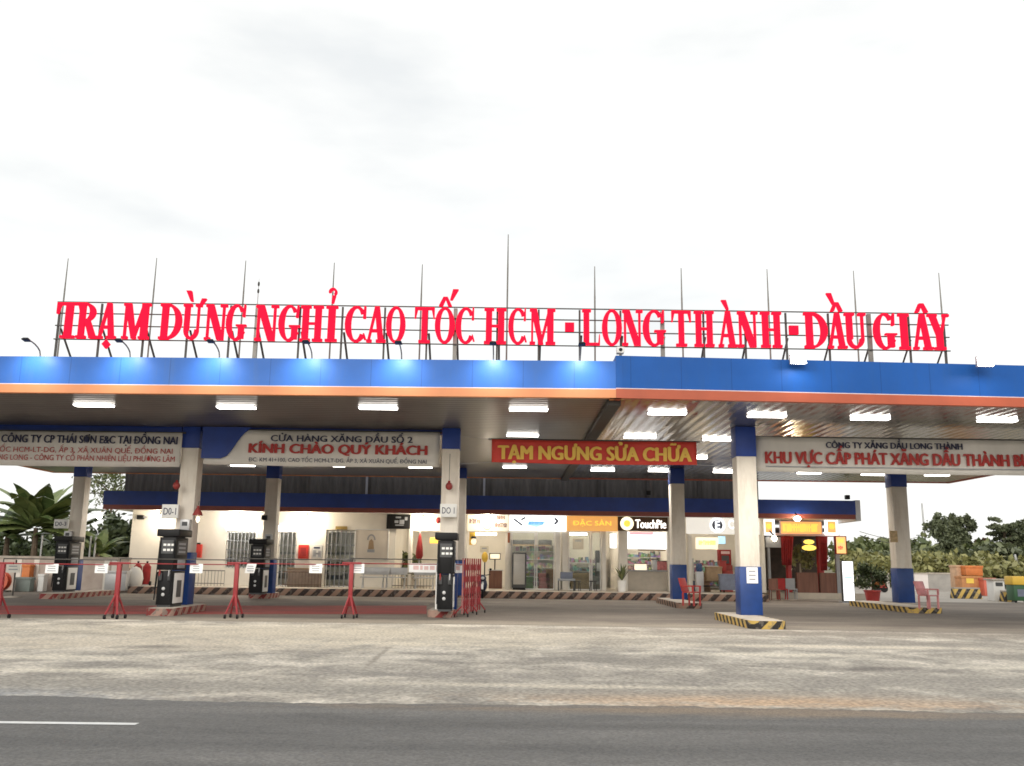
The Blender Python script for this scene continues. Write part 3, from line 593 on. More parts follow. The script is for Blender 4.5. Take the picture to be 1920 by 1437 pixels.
def dispenser(X, D, label, z=.2, w_=.5, d_=.95):
    root = thing('fuel_dispenser', label, 'fuel dispenser', (X, D + d_ / 2, z), 'fuel dispensers on the islands')
    a, b = X - w_ / 2, X + w_ / 2
    m = MB(); m.box(a, b, D, D + d_, z + .06, z + .98); m.build('cabinet', m_black, root, bevel=.015)
    m = MB(); m.box(a + .03, b - .03, D + .03, D + d_ - .03, z, z + .06); m.build('plinth', m_dgrey, root)
    m = MB(); m.box(a - .02, b + .02, D - .02, D + d_ + .02, z + 1.0, z + 1.9); m.build('upper_housing', m_black, root, bevel=.02)
    m = MB(); m.box(a - .1, b + .1, D - .06, D + d_ + .06, z + 1.92, z + 2.12); m.build('crown', m_black, root, bevel=.02)
    m = MB(); m.box(a + .05, b - .05, D + .05, D + d_ - .05, z + 1.86, z + 1.925); m.build('neck', m_dgrey, root)
    for sx in (1, -1):
        xs = b if sx > 0 else a
        m = MB(); q = sorted((xs, xs + sx * .02)); m.box(q[0], q[1], D + .1, D + d_ - .1, z + .1, z + .92); p = m.build('door_panel', m_wpaint, root, bevel=.008)
        m = MB(); q = sorted((xs + sx * .0205, xs + sx * .026)); m.box(q[0], q[1], D + .3, D + d_ - .3, z + .26, z + .72); m.build('inset', m_dgrey, p)
        m = MB(); q = sorted((xs + sx * .021, xs + sx * .05)); m.box(q[0], q[1], D + .2, D + d_ - .2, z + 1.05, z + 1.3); m.build('keypad', m_grey, root, bevel=.008)
        m = MB(); q = sorted((xs + sx * .021, xs + sx * .032)); m.box(q[0], q[1], D + .12, D + d_ - .12, z + 1.42, z + 1.8); p = m.build('display', m_dgrey, root)
        m = MB()
        for k in range(3):
            q = sorted((xs + sx * .033, xs + sx * .036)); m.box(q[0], q[1], D + .2, D + d_ - .22, z + 1.47 + k * .11, z + 1.53 + k * .11)
        m.build('readout', m_grey, p)
    m = MB(); m.box(a + .05, b - .05, D - .032, D - .021, z + 1.45, z + 1.82); p = m.build('price_panel', m_dgrey, root)
    for k, n in ((1.52, 3), (1.66, 3)):
        m = MB()
        for i in range(n): m.box(a + .1 + i * .11, a + .18 + i * .11, D - .036, D - .033, z + k, z + k + .06)
        m.build('readout', m_wpaint, p)
    for sx in (-1, 1):
        m = MB(); m.box(X + sx * .13 - .05, X + sx * .13 + .05, D - .06, D - .001, z + .72, z + .92); m.build('nozzle_boot', m_dgrey, root, bevel=.01)
        m = MB(); m.bar((X + sx * .13, D - .04, z + .88), (X + sx * .13, D - .1, z + 1.0), .022); m.bar((X + sx * .13, D - .1, z + 1.0), (X + sx * .13, D - .12, z + .84), .02, .014); m.build('nozzle', m_lgrey if sx > 0 else m_red2, root)
        pts = [(X + sx * (.2 + .0 * t), D - .05 - .12 * math.sin(math.pi * t), z + .95 - .75 * math.sin(math.pi * t) + (.0 if t < .5 else 1.0 * (t - .5) * 1.7)) for t in [i / 12 for i in range(13)]]
        m = MB(); m.tube(pts, .016, 6); m.build('hose', m_black, root)
    m = MB()
    for zz in (.34, .5): m.lathe((X - .02, D - .03, z + zz), [(.001, 0), (.045, .005), (.045, .029)], 10, 'y')
    m.build('valve', m_lgrey, root)
    return root
dA = PZ(305, 1139, .2); dB = PZ(833, 1147, .2); dC = PZ(104, 1111, .2); dD = PZ(487, 1112, .2)
dispenser(dA.x, dA.y, 'black fuel dispenser with white side panel, standing before a blue column foot', w_=.42)
dispenser(dB.x, dB.y, 'black fuel dispenser behind the long white board on the barrier', w_=.42, d_=.7)
dispenser(dC.x, dC.y + .2, 'dim back fuel dispenser with grey side panel, before the grimy column')
dispenser(PY(480, 1080, 36.4).x, 36.4, 'dim back fuel dispenser before the barred shop windows')

# number plates, ball extinguishers, notices on the columns
def plate(px0, py0, px1, py1, D, s, label, grp):
    a, b, c, d = rect(px0, py0, px1, py1, D)
    root = thing('number_plate', label, 'sign', ((a + b) / 2, D, c), grp)
    m = MB(); m.box(a, b, D, D + .12, c, d); m.build('board', m_wpaint, root, bevel=.01)
    text(s, a + .06, b - .06, c + .1, d - .1, D - .004, m_txt_dk, root, offset=.02)
    return root
plate(303, 946, 334, 972, 27.1, 'D0-1', 'white plate D0-1 jutting beside the column over the front dispenser', 'white number plates on the columns')
plate(825, 945, 856, 970, 26.7, 'DO 1', 'white plate DO 1 on the column above the long white board', 'white number plates on the columns')
plate(101, 974, 127, 991, 37.7, 'D0-3', 'dim white plate beside the grimy back column', 'white number plates on the columns')
for px, py, D, lb in ((331, 911, 27.0, 'red ball extinguisher hanging beside the column near KÍNH CHÀO'), (842, 912, 26.75, 'red ball extinguisher hanging on the column above plate DO 1'), (371, 959, 27.2, 'red cone bell beside the column over the fire cabinet')):
    c = PY(px, py, D); root = thing('ball_extinguisher', lb, 'fire extinguisher', (c.x, c.y, c.z), 'red extinguishers by the columns')
    m = MB(); m.ball((c.x, c.y, c.z), .105, .105, .115, 14) if 'ball' in lb else m.lathe((c.x, c.y, c.z - .12), [(.15, 0), (.12, .08), (.03, .24)], 14); m.build('body', mat('dull red shell', (.26, .035, .03), .55, var=.2), root, smooth=True)
    m = MB(); m.lathe((c.x, c.y, c.z + .10), [(.035, 0), (.035, .06)], 10); m.build('cap', m_dred, root)
    m = MB(); m.bar((c.x, c.y, c.z + .17), (c.x, c.y + .05, c.z + (.95 if px == 842 else .3)), .008, n=5); m.build('hanger', m_dsteel, root)
def notice(px0, py0, px1, py1, D, label, lines=3, name='paper_notice', grp=None, m=None, tm=None, dep=.012, tilt=0):
    a, b, c, d = rect(px0, py0, px1, py1, D)
    root = thing(name, label, 'notice', ((a + b) / 2, D, c), grp)
    q = MB(); q.add([(a, D, c), (b - tilt * .6, D, c), (b, D - tilt * .3, d), (a + tilt * .6, D - tilt * .3, d), (a, D + dep, c), (b - tilt * .6, D + dep, c), (b, D + dep - tilt * .3, d), (a + tilt * .6, D + dep - tilt * .3, d)], [(0, 3, 2, 1), (4, 5, 6, 7), (0, 1, 5, 4), (1, 2, 6, 5), (2, 3, 7, 6), (3, 0, 4, 7)])
    q.build('sheet', m or m_paper, root)
    if lines:
        k = MB(); hh = (d - c)
        for i in range(lines):
            zz = d - hh * (i + 1) / (lines + 1); ww = (b - a) * random.uniform(.24, .34); k.box((a + b) / 2 - ww, (a + b) / 2 + ww, D - .004 - tilt * .3, D - .001, zz - hh * .04, zz + hh * .04)
        k.build('print', tm or m_grey, root)
    return root
notice(1400, 1064, 1421, 1094, 25.86, 'tall white notice with three blocks of print on the bright blue column foot', 3, 'paper_notice')
cst = PY(1678, 1005, 36.9); q = MB(); q.box(cst.x - .16, cst.x + .14, 36.985, 36.998, cst.z - .25, cst.z + .2)
tag(q.build('peeling_sticker', mat('torn sticker', (.55, .40, .22), .7, var=.3, scale=8)), 'torn tan sticker on the lone stained column', 'sticker')

# ================================================================== BANNERS
def banner(px0, py0, px1, py1, D, label, m, lean=.05):
    a, b, c, d = rect(px0, py0, px1, py1, D)
    root = thing('banner', label, 'banner', ((a + b) / 2, D, c))
    n = 44; mb = MB(); vs = []; ph = random.uniform(0, 6)
    for i in range(n + 1):
        for j in range(7):
            u, v = i / n, j / 6
            vs.append((a + (b - a) * u, D + .05 + .018 * math.sin(u * 19 + ph + v) + .012 * math.sin(u * 43 + v * 3), c + (d - c) * v - .03 * math.sin(math.pi * u) * (1 - v * .4)))
    mb.add(vs, [(i * 7 + j, (i + 1) * 7 + j, (i + 1) * 7 + j + 1, i * 7 + j + 1) for i in range(n) for j in range(6)])
    o = mb.build('cloth', m, root, smooth=True); sl = o.modifiers.new('thick', 'SOLIDIFY'); sl.thickness = .006; sl.offset = 0
    r = MB(); r.box(a - .1, b + .1, D + .085, D + .115, d - .02, d + .03); r.build('top_bar', m_dsteel, root)
    return root
b1 = banner(-190, 808, 338, 872, 27.2, 'long white company banner beside the first front column, cut by the photo edge', m_banner)
ptext('CHI NHÁNH CÔNG TY CP THÁI SƠN E&C TẠI ÐỒNG NAI', -95, 808, 334, 835, 27.2, m_txt_dk, b1, offset=.03)
ptext('ÐC: KM 41+100, CAO TỐC HCM-LT-DG, ẤP 3, XÃ XUÂN QUẾ, ÐỒNG NAI', -150, 833, 324, 850, 27.2, m_txt_red, b1)
ptext('CÔNG TRÌNH XĂNG DẦU HƯNG LONG - CÔNG TY CỔ PHẦN NHIÊN LIỆU PHƯƠNG LÂM', -170, 847, 328, 866, 27.2, m_txt_red, b1, offset=.02)
b2 = banner(382, 808, 824, 873, 27.2, 'white welcome banner KÍNH CHÀO QUÝ KHÁCH with a blue wave corner', m_banner)
# blue wave corner
a, b, c, d = rect(379, 801, 470, 860, 27.17); W_, H_2 = b - a, d - c
wave = [(a, d), (b, d), (a + W_ * .86, d - H_2 * .18), (a + W_ * .74, d - H_2 * .42), (a + W_ * .62, d - H_2 * .72), (a + W_ * .52, d - H_2 * .92), (a + W_ * .40, c), (a, c)]
m = MB(); m.prism(wave, 27.16, 27.2); m.build('blue_corner', m_navy, b2)
ptext('CỬA HÀNG XĂNG DẦU SỐ 2', 508, 811, 774, 829.5, 27.2, m_txt_dk, b2, offset=.025)
ptext('KÍNH CHÀO QUÝ KHÁCH', 466, 829, 802, 855, 27.2, m_txt_red, b2, offset=.055)
ptext('ÐC: KM 41+100, CAO TỐC HCM-LT-DG, ẤP 3, XÃ XUÂN QUẾ, ÐỒNG NAI', 466, 856, 800, 869, 27.2, m_txt_dk, b2)
b3 = banner(922, 826, 1307, 869, 26.2, 'red banner with yellow letters TẠM NGƯNG hung between two columns', m_banred)
ptext('TẠM NGƯNG SỬA CHỮA', 933, 828.5, 1297, 871, 26.2, m_txt_yel, b3, offset=.055)
a, b, c, d = rect(922, 826, 1307, 869, 26.2)
for x, z, tx, tz in ((a, d, xb + .3, d + .1), (b, d, xc - .3, d + .15), (a, c, xb + .3, c - .05), (b, c, xc - .3, c - .02)): m = MB(); m.bar((x, 26.27, z), (tx, 26.4, tz), .008, n=5); m.build('rope', m_grey, b3)
b4 = banner(1419, 823, 2060, 888, 26.4, 'wide white banner KHU VỰC beyond the front column, cut by the photo edge', m_banner)
ptext('CÔNG TY XĂNG DẦU LONG THÀNH', 1548, 824, 1804, 842, 26.4, m_txt_dk, b4, offset=.03)
ptext('KHU VỰC CẤP PHÁT XĂNG DẦU THÀNH BƯỞI', 1434, 837, 1955, 879, 26.4, m_txt_red, b4, offset=.055)
m = MB(); m.pbox(1436, 877, 1920, 879, 26.4, .004); m.build('underline', m_grey, b4)
for (p0, p1, D) in ((-190, 342, 27.5), (376, 830, 27.5)):
    a, b, c, d = rect(p0, 797, p1, 812, D)
    m = MB(); m.box(a, b, D, D + .16, c, d)
    tag(m.build('banner_beam', m_navy, None, bevel=.01), 'navy beam above the ' + ('company banner' if p0 < 0 else 'KÍNH CHÀO banner'), 'beam', 'navy beams behind the banners')

# ================================================================== ROLLING BARRIERS, FOLDED GATE, NOTICES
BP = [(-6, 1161), (215, 1161), (438, 1160), (655, 1160), (872, 1157)]
bpts = [PZ(px, py, 0) for px, py in BP]
BL = ['red rolling barrier cut by the photo edge, carrying two paper notices', 'red rolling barrier before the number plate D0-1 dispenser', 'red rolling barrier in front of the barred shop windows', 'red rolling barrier carrying the notice near the white bench']
for i in range(4):
    p, q = bpts[i], bpts[i + 1]; root = thing('rolling_barrier', BL[i], 'barrier', (p.x, p.y, 0), 'red rolling barriers')
    zt = PY(BP[i][0] + 110, 1049, p.y).z; zr = PY(BP[i][0] + 110, 1058, p.y).z
    m = MB(); m.box(p.x - .055, p.x + .055, p.y - .05, p.y + .05, .32, zr - .02); m.build('post', m_red, root, bevel=.008)
    m = MB(); m.box(p.x - .26, p.x + .26, p.y - .03, p.y + .03, zr - .019, zr + .03); m.build('crosshead', m_red, root, bevel=.008)
    for sx, sy in ((-1, -.8), (1, -.8), (1, .8), (-1, .8)):
        m = MB(); m.bar((p.x, p.y, .66), (p.x + sx * .15, p.y + sy * .3, .12), .03, .024, 6); m.build('leg', m_red, root)
        m = MB(); m.lathe((p.x + sx * .16, p.y + sy * .31, .055), [(.055, -.02), (.055, .02)], 12, 'x'); m.build('wheel', m_black, root)
    q2 = Vector((q.x - .05, q.y - .05, 0))
    m = MB(); m.bar((p.x, p.y - .01, zt), (q2.x, q2.y, zt), .014, n=6); m.build('top_rail', m_dsteel, root)
    m = MB(); m.bar((p.x + .05, p.y - .01, zr), (q2.x, q2.y, zr), .014, n=6); m.build('rail', m_red, root)
    m = MB(); m.bar((p.x, p.y, zr), (p.x, p.y, zt), .014, n=6); m.build('spigot', m_dsteel, root)
def onbar(px):
    for i in range(4):
        if BP[i][0] <= px <= BP[i + 1][0]:
            t = (px - BP[i][0]) / (BP[i + 1][0] - BP[i][0]); return bpts[i].y + (bpts[i + 1].y - bpts[i].y) * t - .06
    return bpts[-1].y - .06
for px, wd, lb, tl in ((97, 12, 'white paper notice on the barrier before the dim banana side dispenser', 0), (190, 12, 'white paper notice hung before the pale boundary wall', 0), (368, 12, 'white paper notice hung before the blue column foot', 0),
                       (470, 11, 'slanting white notice on the barrier before the barred windows', .1), (592, 12, 'white paper notice hung below the red fire cabinet', 0), (671, 12, 'white paper notice at the rolling barrier by the white bench', 0)):
    D = onbar(px); notice(px - wd, 1057.5, px + wd, 1075, D, lb, 3, 'paper_notice', 'paper notices hung on the barriers', tilt=tl)
# long white board on two posts
D = onbar(818) + .35; root = thing('barrier_board', 'long white board with faint pink writing on two thin white posts', 'sign', (PY(818, 1065, D).x, D, 0))
m = MB(); m.pbox(767, 1057, 868, 1074, D, .03); m.build('board', m_paper, root)
m = MB(); a, b, c, d = rect(775, 1061, 862, 1069, D); x = a
while x < b: w2 = random.uniform(.06, .16); m.box(x, min(b, x + w2), D - .004, D - .001, c, d - random.uniform(0, .02)); x += w2 + .04
m.build('print', mat('faint pink print', (.75, .52, .5), .7), root)
for px in (819, 849):
    m = MB(); a, b, c, d = rect(px - 2.2, 1057, px + 2.2, 1136, D + .04); m.box(a, b, D + .031, D + .06, .0, d); m.build('post', m_wpaint, root)
# folded expandable gate
gx0, gx1 = PZ(866, 1158, 0), PZ(899, 1150, 0); Dg = gx0.y
root = thing('folding_gate', 'folded red lattice gate bunched beside the front dispenser', 'gate', ((gx0.x + gx1.x) / 2, Dg, 0))
ztg = PY(880, 1047, Dg).z; nb = 9
for i in range(nb):
    x = gx0.x + (gx1.x - gx0.x) * i / (nb - 1); y = Dg + .30 * i
    m = MB(); m.box(x - .022, x + .022, y - .022, y + .022, .1, ztg); m.build('upright', m_red if i % 3 else mat('pale worn red paint', (.42, .16, .15), .6), root)
m = MB()
for i in range(nb - 1):
    xa_, xb_ = gx0.x + (gx1.x - gx0.x) * i / (nb - 1), gx0.x + (gx1.x - gx0.x) * (i + 1) / (nb - 1); ya, yb2 = Dg + .3 * i, Dg + .3 * (i + 1)
    for k in range(4):
        z0_, z1_ = .2 + k * (ztg - .3) / 4, .2 + (k + 1) * (ztg - .3) / 4
        m.bar((xa_, ya - .025, z0_), (xb_, yb2 - .025, z1_), .012, n=4); m.bar((xa_, ya + .025, z1_), (xb_, yb2 + .025, z0_), .012, n=4)
m.build('lattice', m_red, root)
for i in (0, 4, 8):
    x = gx0.x + (gx1.x - gx0.x) * i / (nb - 1); y = Dg + .3 * i
    m = MB(); m.bar((x, y, .32), (x - .2, y - .12, .1), .022, n=5); m.bar((x, y, .32), (x + .16, y + .12, .1), .022, n=5); m.build('leg', m_red, root)
    for sx in (-.2, .16):
        m = MB(); m.lathe((x + sx, y + sx * .7, .05), [(.05, -.02), (.05, .02)], 10, 'x'); m.build('wheel', m_black, root)
# standing sign at the far end of the barriers
c = PZ(23, 1121, 0); D = c.y; root = thing('standing_sign', 'cream notice board on a thin dark post with a round base', 'sign', (c.x, D, 0))
m = MB(); m.bar((c.x, D, .02), (c.x, D, PY(22, 1050, D).z), .03); m.build('post', m_dsteel, root)
m = MB(); m.lathe((c.x, D, 0), [(.32, .006), (.30, .04), (.05, .07)], 20); m.build('base', m_concrete, root)
m = MB(); m.pbox(12, 1056, 37, 1074, D - .06, .025); m.build('board', m_cream, root)
m = MB(); m.pbox(17, 1061, 32, 1063, D - .066, .004); m.pbox(16, 1067, 33, 1069, D - .066, .004); m.build('print', m_grey, root)

# ================================================================== SHOP BUILDING
DW = 45.0; DB = 50.0; DF = 43.2
WALLB = .3
pl = [PZ(235, 1114, 0), PZ(1442, 1128, 0)]
yk = (pl[0].y + pl[1].y) / 2 - .2
xk0, xk1 = PY(238, 1120, yk).x, PY(1442, 1128, yk).x
m = MB(); m.box(xk0, xk1, yk + .15, DB + 2, 0, WALLB); struct('shop_platform', m, m_tile)
m = MB(); m.box(xk0, xk1, yk, yk + .149, 0, WALLB + .01)
tag(m.build('striped_kerb', m_haz_b, None, bevel=.015), 'long kerb with faded dark and tan stripes along the shop fronts', 'kerb')
bx0, bx1 = PY(243, 1040, DW).x, PY(1432, 1040, DW).x
bands = rect(193, 925.5, 1604, 952, DF)
fx0, fx1 = PY(193, 940, DF).x, PY(1604, 950, DF).x
zf1 = PY(700, 927, DF).z; zf0 = PY(700, 953, DF).z; ztr = PY(700, 961.5, DF).z
shop = thing('shop_building', 'low row of lit shops under a navy band, behind the fuel islands', 'building', ((bx0 + bx1) / 2, DW, WALLB))
m = MB(); m.box(fx0, fx1, DF, DF + .2, zf0, zf1); m.build('fascia_band', m_navy, shop)
m = MB(); m.box(fx0 + .02, fx1 - .02, DF + .02, DF + .2, ztr, zf0 - .001); m.build('trim', mat('dark red trim', (.24, .06, .045), .5), shop)
m = MB(); m.box(fx1 + .002, fx1 + .24, DF + .03, DB + 1, ztr - .08, zf1 + .03); m.build('end_cap', m_lgrey, shop)
m = MB(); m.box(fx0, fx1, DF + .201, DB + 1.2, ztr + .05, ztr + .12); m.build('ceiling', m_wpaint, shop)
m = MB(); m.box(fx0, fx1, DF + .201, DB + 1.2, zf1 - .15, zf1 - .05); m.build('roof', m_lgrey, shop)
m = MB(); m.box(bx0, bx1, DB, DB + .2, WALLB, ztr + .04); m.build('back_wall', m_cream, shop)
ZT = ztr + .049
def X(px): return PY(px, 1030, DW).x
def Zw(py, px=700): return PY(px, py, DW).z
wn_ = [0]
def wall(px0, px1, z0=WALLB, z1=None, m_=None, name='wall', y0=DW, y1=DW + .2):
    mb = MB(); mb.box(X(px0), X(px1), y0, y1, z0, ZT if z1 is None else z1); return mb.build(name, m_ or m_cream, shop)
# solid wall with door and window openings (stretches between openings)
zl = Zw(996, 450)
for a, b, z0, z1 in ((243, 423, WALLB, None), (423, 556, zl, None), (423, 480, WALLB, Zw(1066, 450)), (480, 521, WALLB, zl - .001), (556, 610, WALLB, None), (610, 667, Zw(994, 640), None), (667, 726, WALLB, None), (726, 741, WALLB, None)): wall(a, b, z0, z1)
mb = MB(); mb.box(bx0, bx0 + .2, DW + .201, DB - .001, WALLB, ZT); mb.build('wall', m_cream, shop)
mb = MB(); mb.box(X(741) - .2, X(741), DW + .201, DB - .001, WALLB, ZT); mb.build('wall', m_cream, shop)
for pxw, yy in ((953, DB - .001), (1057, DB - .001), (1167, DB - .001), (1268, DB - .001), (1430, DB - .001)):
    mb = MB(); mb.box(X(pxw) - .1, X(pxw) + .1, DW + .45, yy, WALLB, ZT); mb.build('partition', m_cream, shop)
for a, b in ((766, 772), (868, 877), (947, 958), (1041, 1051), (1054, 1065), (1128, 1136), (1160, 1176), (1252, 1262), (1290, 1297), (1425, 1433)):
    mb = MB(); mb.box(X(a), X(b), DW - .1, DW + .4, WALLB, ZT); mb.build('pillar', m_cream, shop, bevel=.01)
# lintels over the shop bays
for a, b in ((877, 947), (958, 1041), (1065, 1128), (1136, 1160), (1176, 1252), (1297, 1425), (772, 868)):
    mb = MB(); mb.box(X(a), X(b), DW + .1, DW + .25, Zw(996, (a + b) / 2), ZT); mb.build('lintel', m_cream, shop)
def window(px0, py0, px1, py1, nx, nz, door=False, gm=None):
    a, b = X(px0), X(px1); z0, z1 = (WALLB if door else Zw(py1, px0)), Zw(py0, px0); t = .05
    f = MB(); f.box(a, a + t, DW + .06, DW + .14, z0, z1); f.box(b - t, b, DW + .06, DW + .14, z0, z1); f.box(a + t, b - t, DW + .06, DW + .14, z1 - t, z1); f.box(a + t, b - t, DW + .06, DW + .14, z0, z0 + t)
    o = f.build('door' if door else 'window', m_wpaint if not gm else gm, shop)
    if gm is None and px0 < 700: q = MB(); q.box(a + t, b - t, DW + .16, DW + .175, z0 + (z1 - z0) * (.42 if not door else .62), z1 - t); q.build('blind', mat('pale blind', (.50, .46, .40), .8, var=.12, scale=4), o)
    p = MB(); p.box(a + t, b - t, DW + .095, DW + .105, z0 + t, z1 - t); p.build('pane', m_glass, o)
    g = MB()
    for i in range(1, nx): x = a + (b - a) * i / nx; g.box(x - .02, x + .02, DW + .02, DW + .055, z0, z1)
    for i in range(1, nz): z = z0 + (z1 - z0) * i / nz; g.box(a, b, DW + .025, DW + .05, z - .018, z + .018)
    g.build('grille', m_grey, o); return o
window(424, 997, 479, 1065, 8, 4); window(522, 997, 555, 1105, 4, 4, True); window(612, 996, 665, 1105, 6, 4, True)
for a, b in ((959, 1004), (1006, 1040)): window(a, 997, b, 1105, 1, 1, True)
for a, b in ((1066, 1107), (1109, 1127)): window(a, 997, b, 1105, 1, 1, True)
# interior dark rooms behind the barred windows
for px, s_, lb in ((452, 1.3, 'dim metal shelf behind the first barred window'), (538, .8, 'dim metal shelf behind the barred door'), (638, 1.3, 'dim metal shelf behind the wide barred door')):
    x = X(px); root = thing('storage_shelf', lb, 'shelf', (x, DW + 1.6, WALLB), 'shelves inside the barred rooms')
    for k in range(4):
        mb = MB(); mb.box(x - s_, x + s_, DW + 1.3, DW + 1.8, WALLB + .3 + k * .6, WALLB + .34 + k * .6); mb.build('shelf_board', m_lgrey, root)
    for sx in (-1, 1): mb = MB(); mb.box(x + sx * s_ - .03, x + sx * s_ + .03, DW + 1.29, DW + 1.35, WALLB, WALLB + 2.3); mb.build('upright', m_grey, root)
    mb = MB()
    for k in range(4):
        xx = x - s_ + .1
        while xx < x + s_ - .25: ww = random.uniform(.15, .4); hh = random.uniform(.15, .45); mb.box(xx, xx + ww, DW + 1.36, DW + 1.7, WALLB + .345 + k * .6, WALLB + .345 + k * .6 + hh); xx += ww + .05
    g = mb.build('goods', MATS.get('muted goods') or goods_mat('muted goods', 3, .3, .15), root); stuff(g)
# corrugated wall panels behind the canopies
xr0, xr1 = PY(235, 900, 44.2).x, PY(1421, 900, 44.2).x
mb = MB(); n = 420; z0, z1 = zf1 + .01, PY(700, 886, 44.2).z + .35; vs = []
for i in range(n + 1):
    x = xr0 + (xr1 - xr0) * i / n; y = 44.2 + (.035 if i % 4 in (1, 2) else 0); vs += [(x, y, z0), (x, y, z1)]
mb.add(vs, [(2 * i, 2 * i + 2, 2 * i + 3, 2 * i + 1) for i in range(n)])
root = thing('roof_cladding', 'dark corrugated sheeting between the navy band and the canopy', 'cladding', ((xr0 + xr1) / 2, 44.2, z0))
o = mb.build('sheeting', m_corr, root); sl = o.modifiers.new('t', 'SOLIDIFY'); sl.thickness = .01
for px in (497, 570, 688, 908, 1125, 1215, 1310):
    x = PY(px, 905, 44.15).x; mb = MB(); mb.box(x - .05, x + .05, 44.1, 44.18, z0, z1); mb.build('downpipe', m_grey if px in (688, 908) else m_dsteel, root)

# lit tubes and lamps on the building
def tube_light(px0, py0, px1, py1, D, lb, m_=None, grp='white tube lights of the shops', e=0):
    a, b, c, d = rect(px0, py0, px1, py1, D); root = thing('tube_light', lb, 'tube light', ((a + b) / 2, D, c), grp)
    mb = MB(); mb.box(a, b, D, D + .1, c + .03, d); mb.build('tube', m_ or m_tube, root, bevel=.01)
    mb = MB(); mb.box(a - .03, b + .03, D - .01, D + .12, d + .001, d + .05); mb.build('housing', m_wpaint, root)
    return root
tube_light(425, 986, 489, 996, DW - .16, 'long white lamp box over the first barred window', m_lamp)
tube_light(521, 986, 550, 996, DW - .16, 'shorter white lamp box over the barred door', m_lamp)
tube_light(892, 999, 931, 1005, DW + .5, 'bright tube under the white board with maroon words')
tube_light(1066, 999, 1101, 1005, DW + .5, 'bright tube under the amber part of the long lit sign')
def wall_lamp(px, py, lb, e=38, col=(1, .88, .70), D=DW - .3, r=.13):
    c = PY(px, py, D); root = thing('wall_lamp', lb, 'lamp', (c.x, D, c.z), 'lamps on the shop walls')
    mb = MB(); mb.ball((c.x, D, c.z), r, r, r, 12); mb.build('bulb', m_bulb, root, smooth=True)
    mb = MB(); mb.bar((c.x, D, c.z + r * .8), (c.x, D + .1, ZT - .01), .03); mb.build('stem', m_dsteel, root)
    if e: lamp_light('lamp_glow', 'POINT', (c.x, D - .25, c.z - .12), e, col, root, .12)
wall_lamp(448, 969, 'glaring white lamp above the first barred window', 100, (1, .92, .82))
wall_lamp(575, 974, 'warm lamp on the wall above the red fire cabinet', 130)
wall_lamp(793, 975, 'warm lamp over the passage with the folded red umbrella', 85)
wall_lamp(915, 969, 'warm lamp over the white board with maroon words', 60)
wall_lamp(300, 968, 'lamp shining on the plain cream wall behind the front dispenser', 85, D=DW - .6, r=.04)
c = PY(1495, 973, DF - .2); root = thing('awning_lamp', 'bright warm lamp on the trim above the amber restaurant sign', 'lamp', (c.x, c.y, c.z))
mb = MB(); mb.ball((c.x, c.y, c.z), .16, .16, .12, 12); mb.build('bulb', m_bulb, root, smooth=True)
mb = MB(); mb.bar((c.x, c.y, c.z + .1), (c.x, DF + .01, c.z + .25), .03); mb.build('stem', m_dsteel, root); lamp_light('lamp_glow', 'POINT', (c.x, c.y - .2, c.z - .2), 40, (1, .8, .5), root, .1)
for px, py, D, lb, e in ((186, 967, 43.5, 'glaring lamp beside the end of the navy band by the banana plant', 25), (369, 974, 27.8, 'small white lamp on the column behind the front dispenser', 6), (1452, 1010, 26.5, 'small white lamp on the side of the front column', 3)):
    c = PY(px, py, D); root = thing('globe_lamp', lb, 'lamp', (c.x, D, c.z)); r = .14 if D > 40 else .07
    mb = MB(); mb.ball((c.x, D, c.z), r, r, r * 1.2, 12); mb.build('globe', m_bulb, root, smooth=True)
    mb = MB(); mb.bar((c.x, D, c.z + r), (c.x + (.3 if px < 300 else -.12), D + .05, c.z + r + .15), .025); mb.build('bracket', m_dsteel, root)
# inside light of each shop
for px, e in ((910, 60), (1000, 80), (1095, 75), (1210, 70), (1350, 65), (820, 34), (640, 10), (452, 10)):
    x = X(px); D = DW + 2.2; root = thing('room_lamp', 'ceiling lamp inside the shop bay ' + {910: 'under the maroon words', 1000: 'with the silver fridge', 1095: 'under the amber sign', 1210: 'with the white lit menu', 1350: 'with the ringed E', 820: 'by the passage', 640: 'behind the wide barred door', 452: 'behind the first barred window'}[px], 'lamp', (x, D, ZT - .1), 'lamps inside the shops')
    mb = MB(); mb.box(x - .6, x + .6, D - .08, D + .08, ZT - .1, ZT - .04); mb.build('diffuser', m_tube, root)
    mb = MB(); mb.box(x - .65, x + .65, D - .1, D + .1, ZT - .039, ZT - .001); mb.build('housing', m_wpaint, root)
    lamp_light('lamp_glow', 'POINT', (x, D, ZT - .35), e, (1, .90, .76), root, .3)

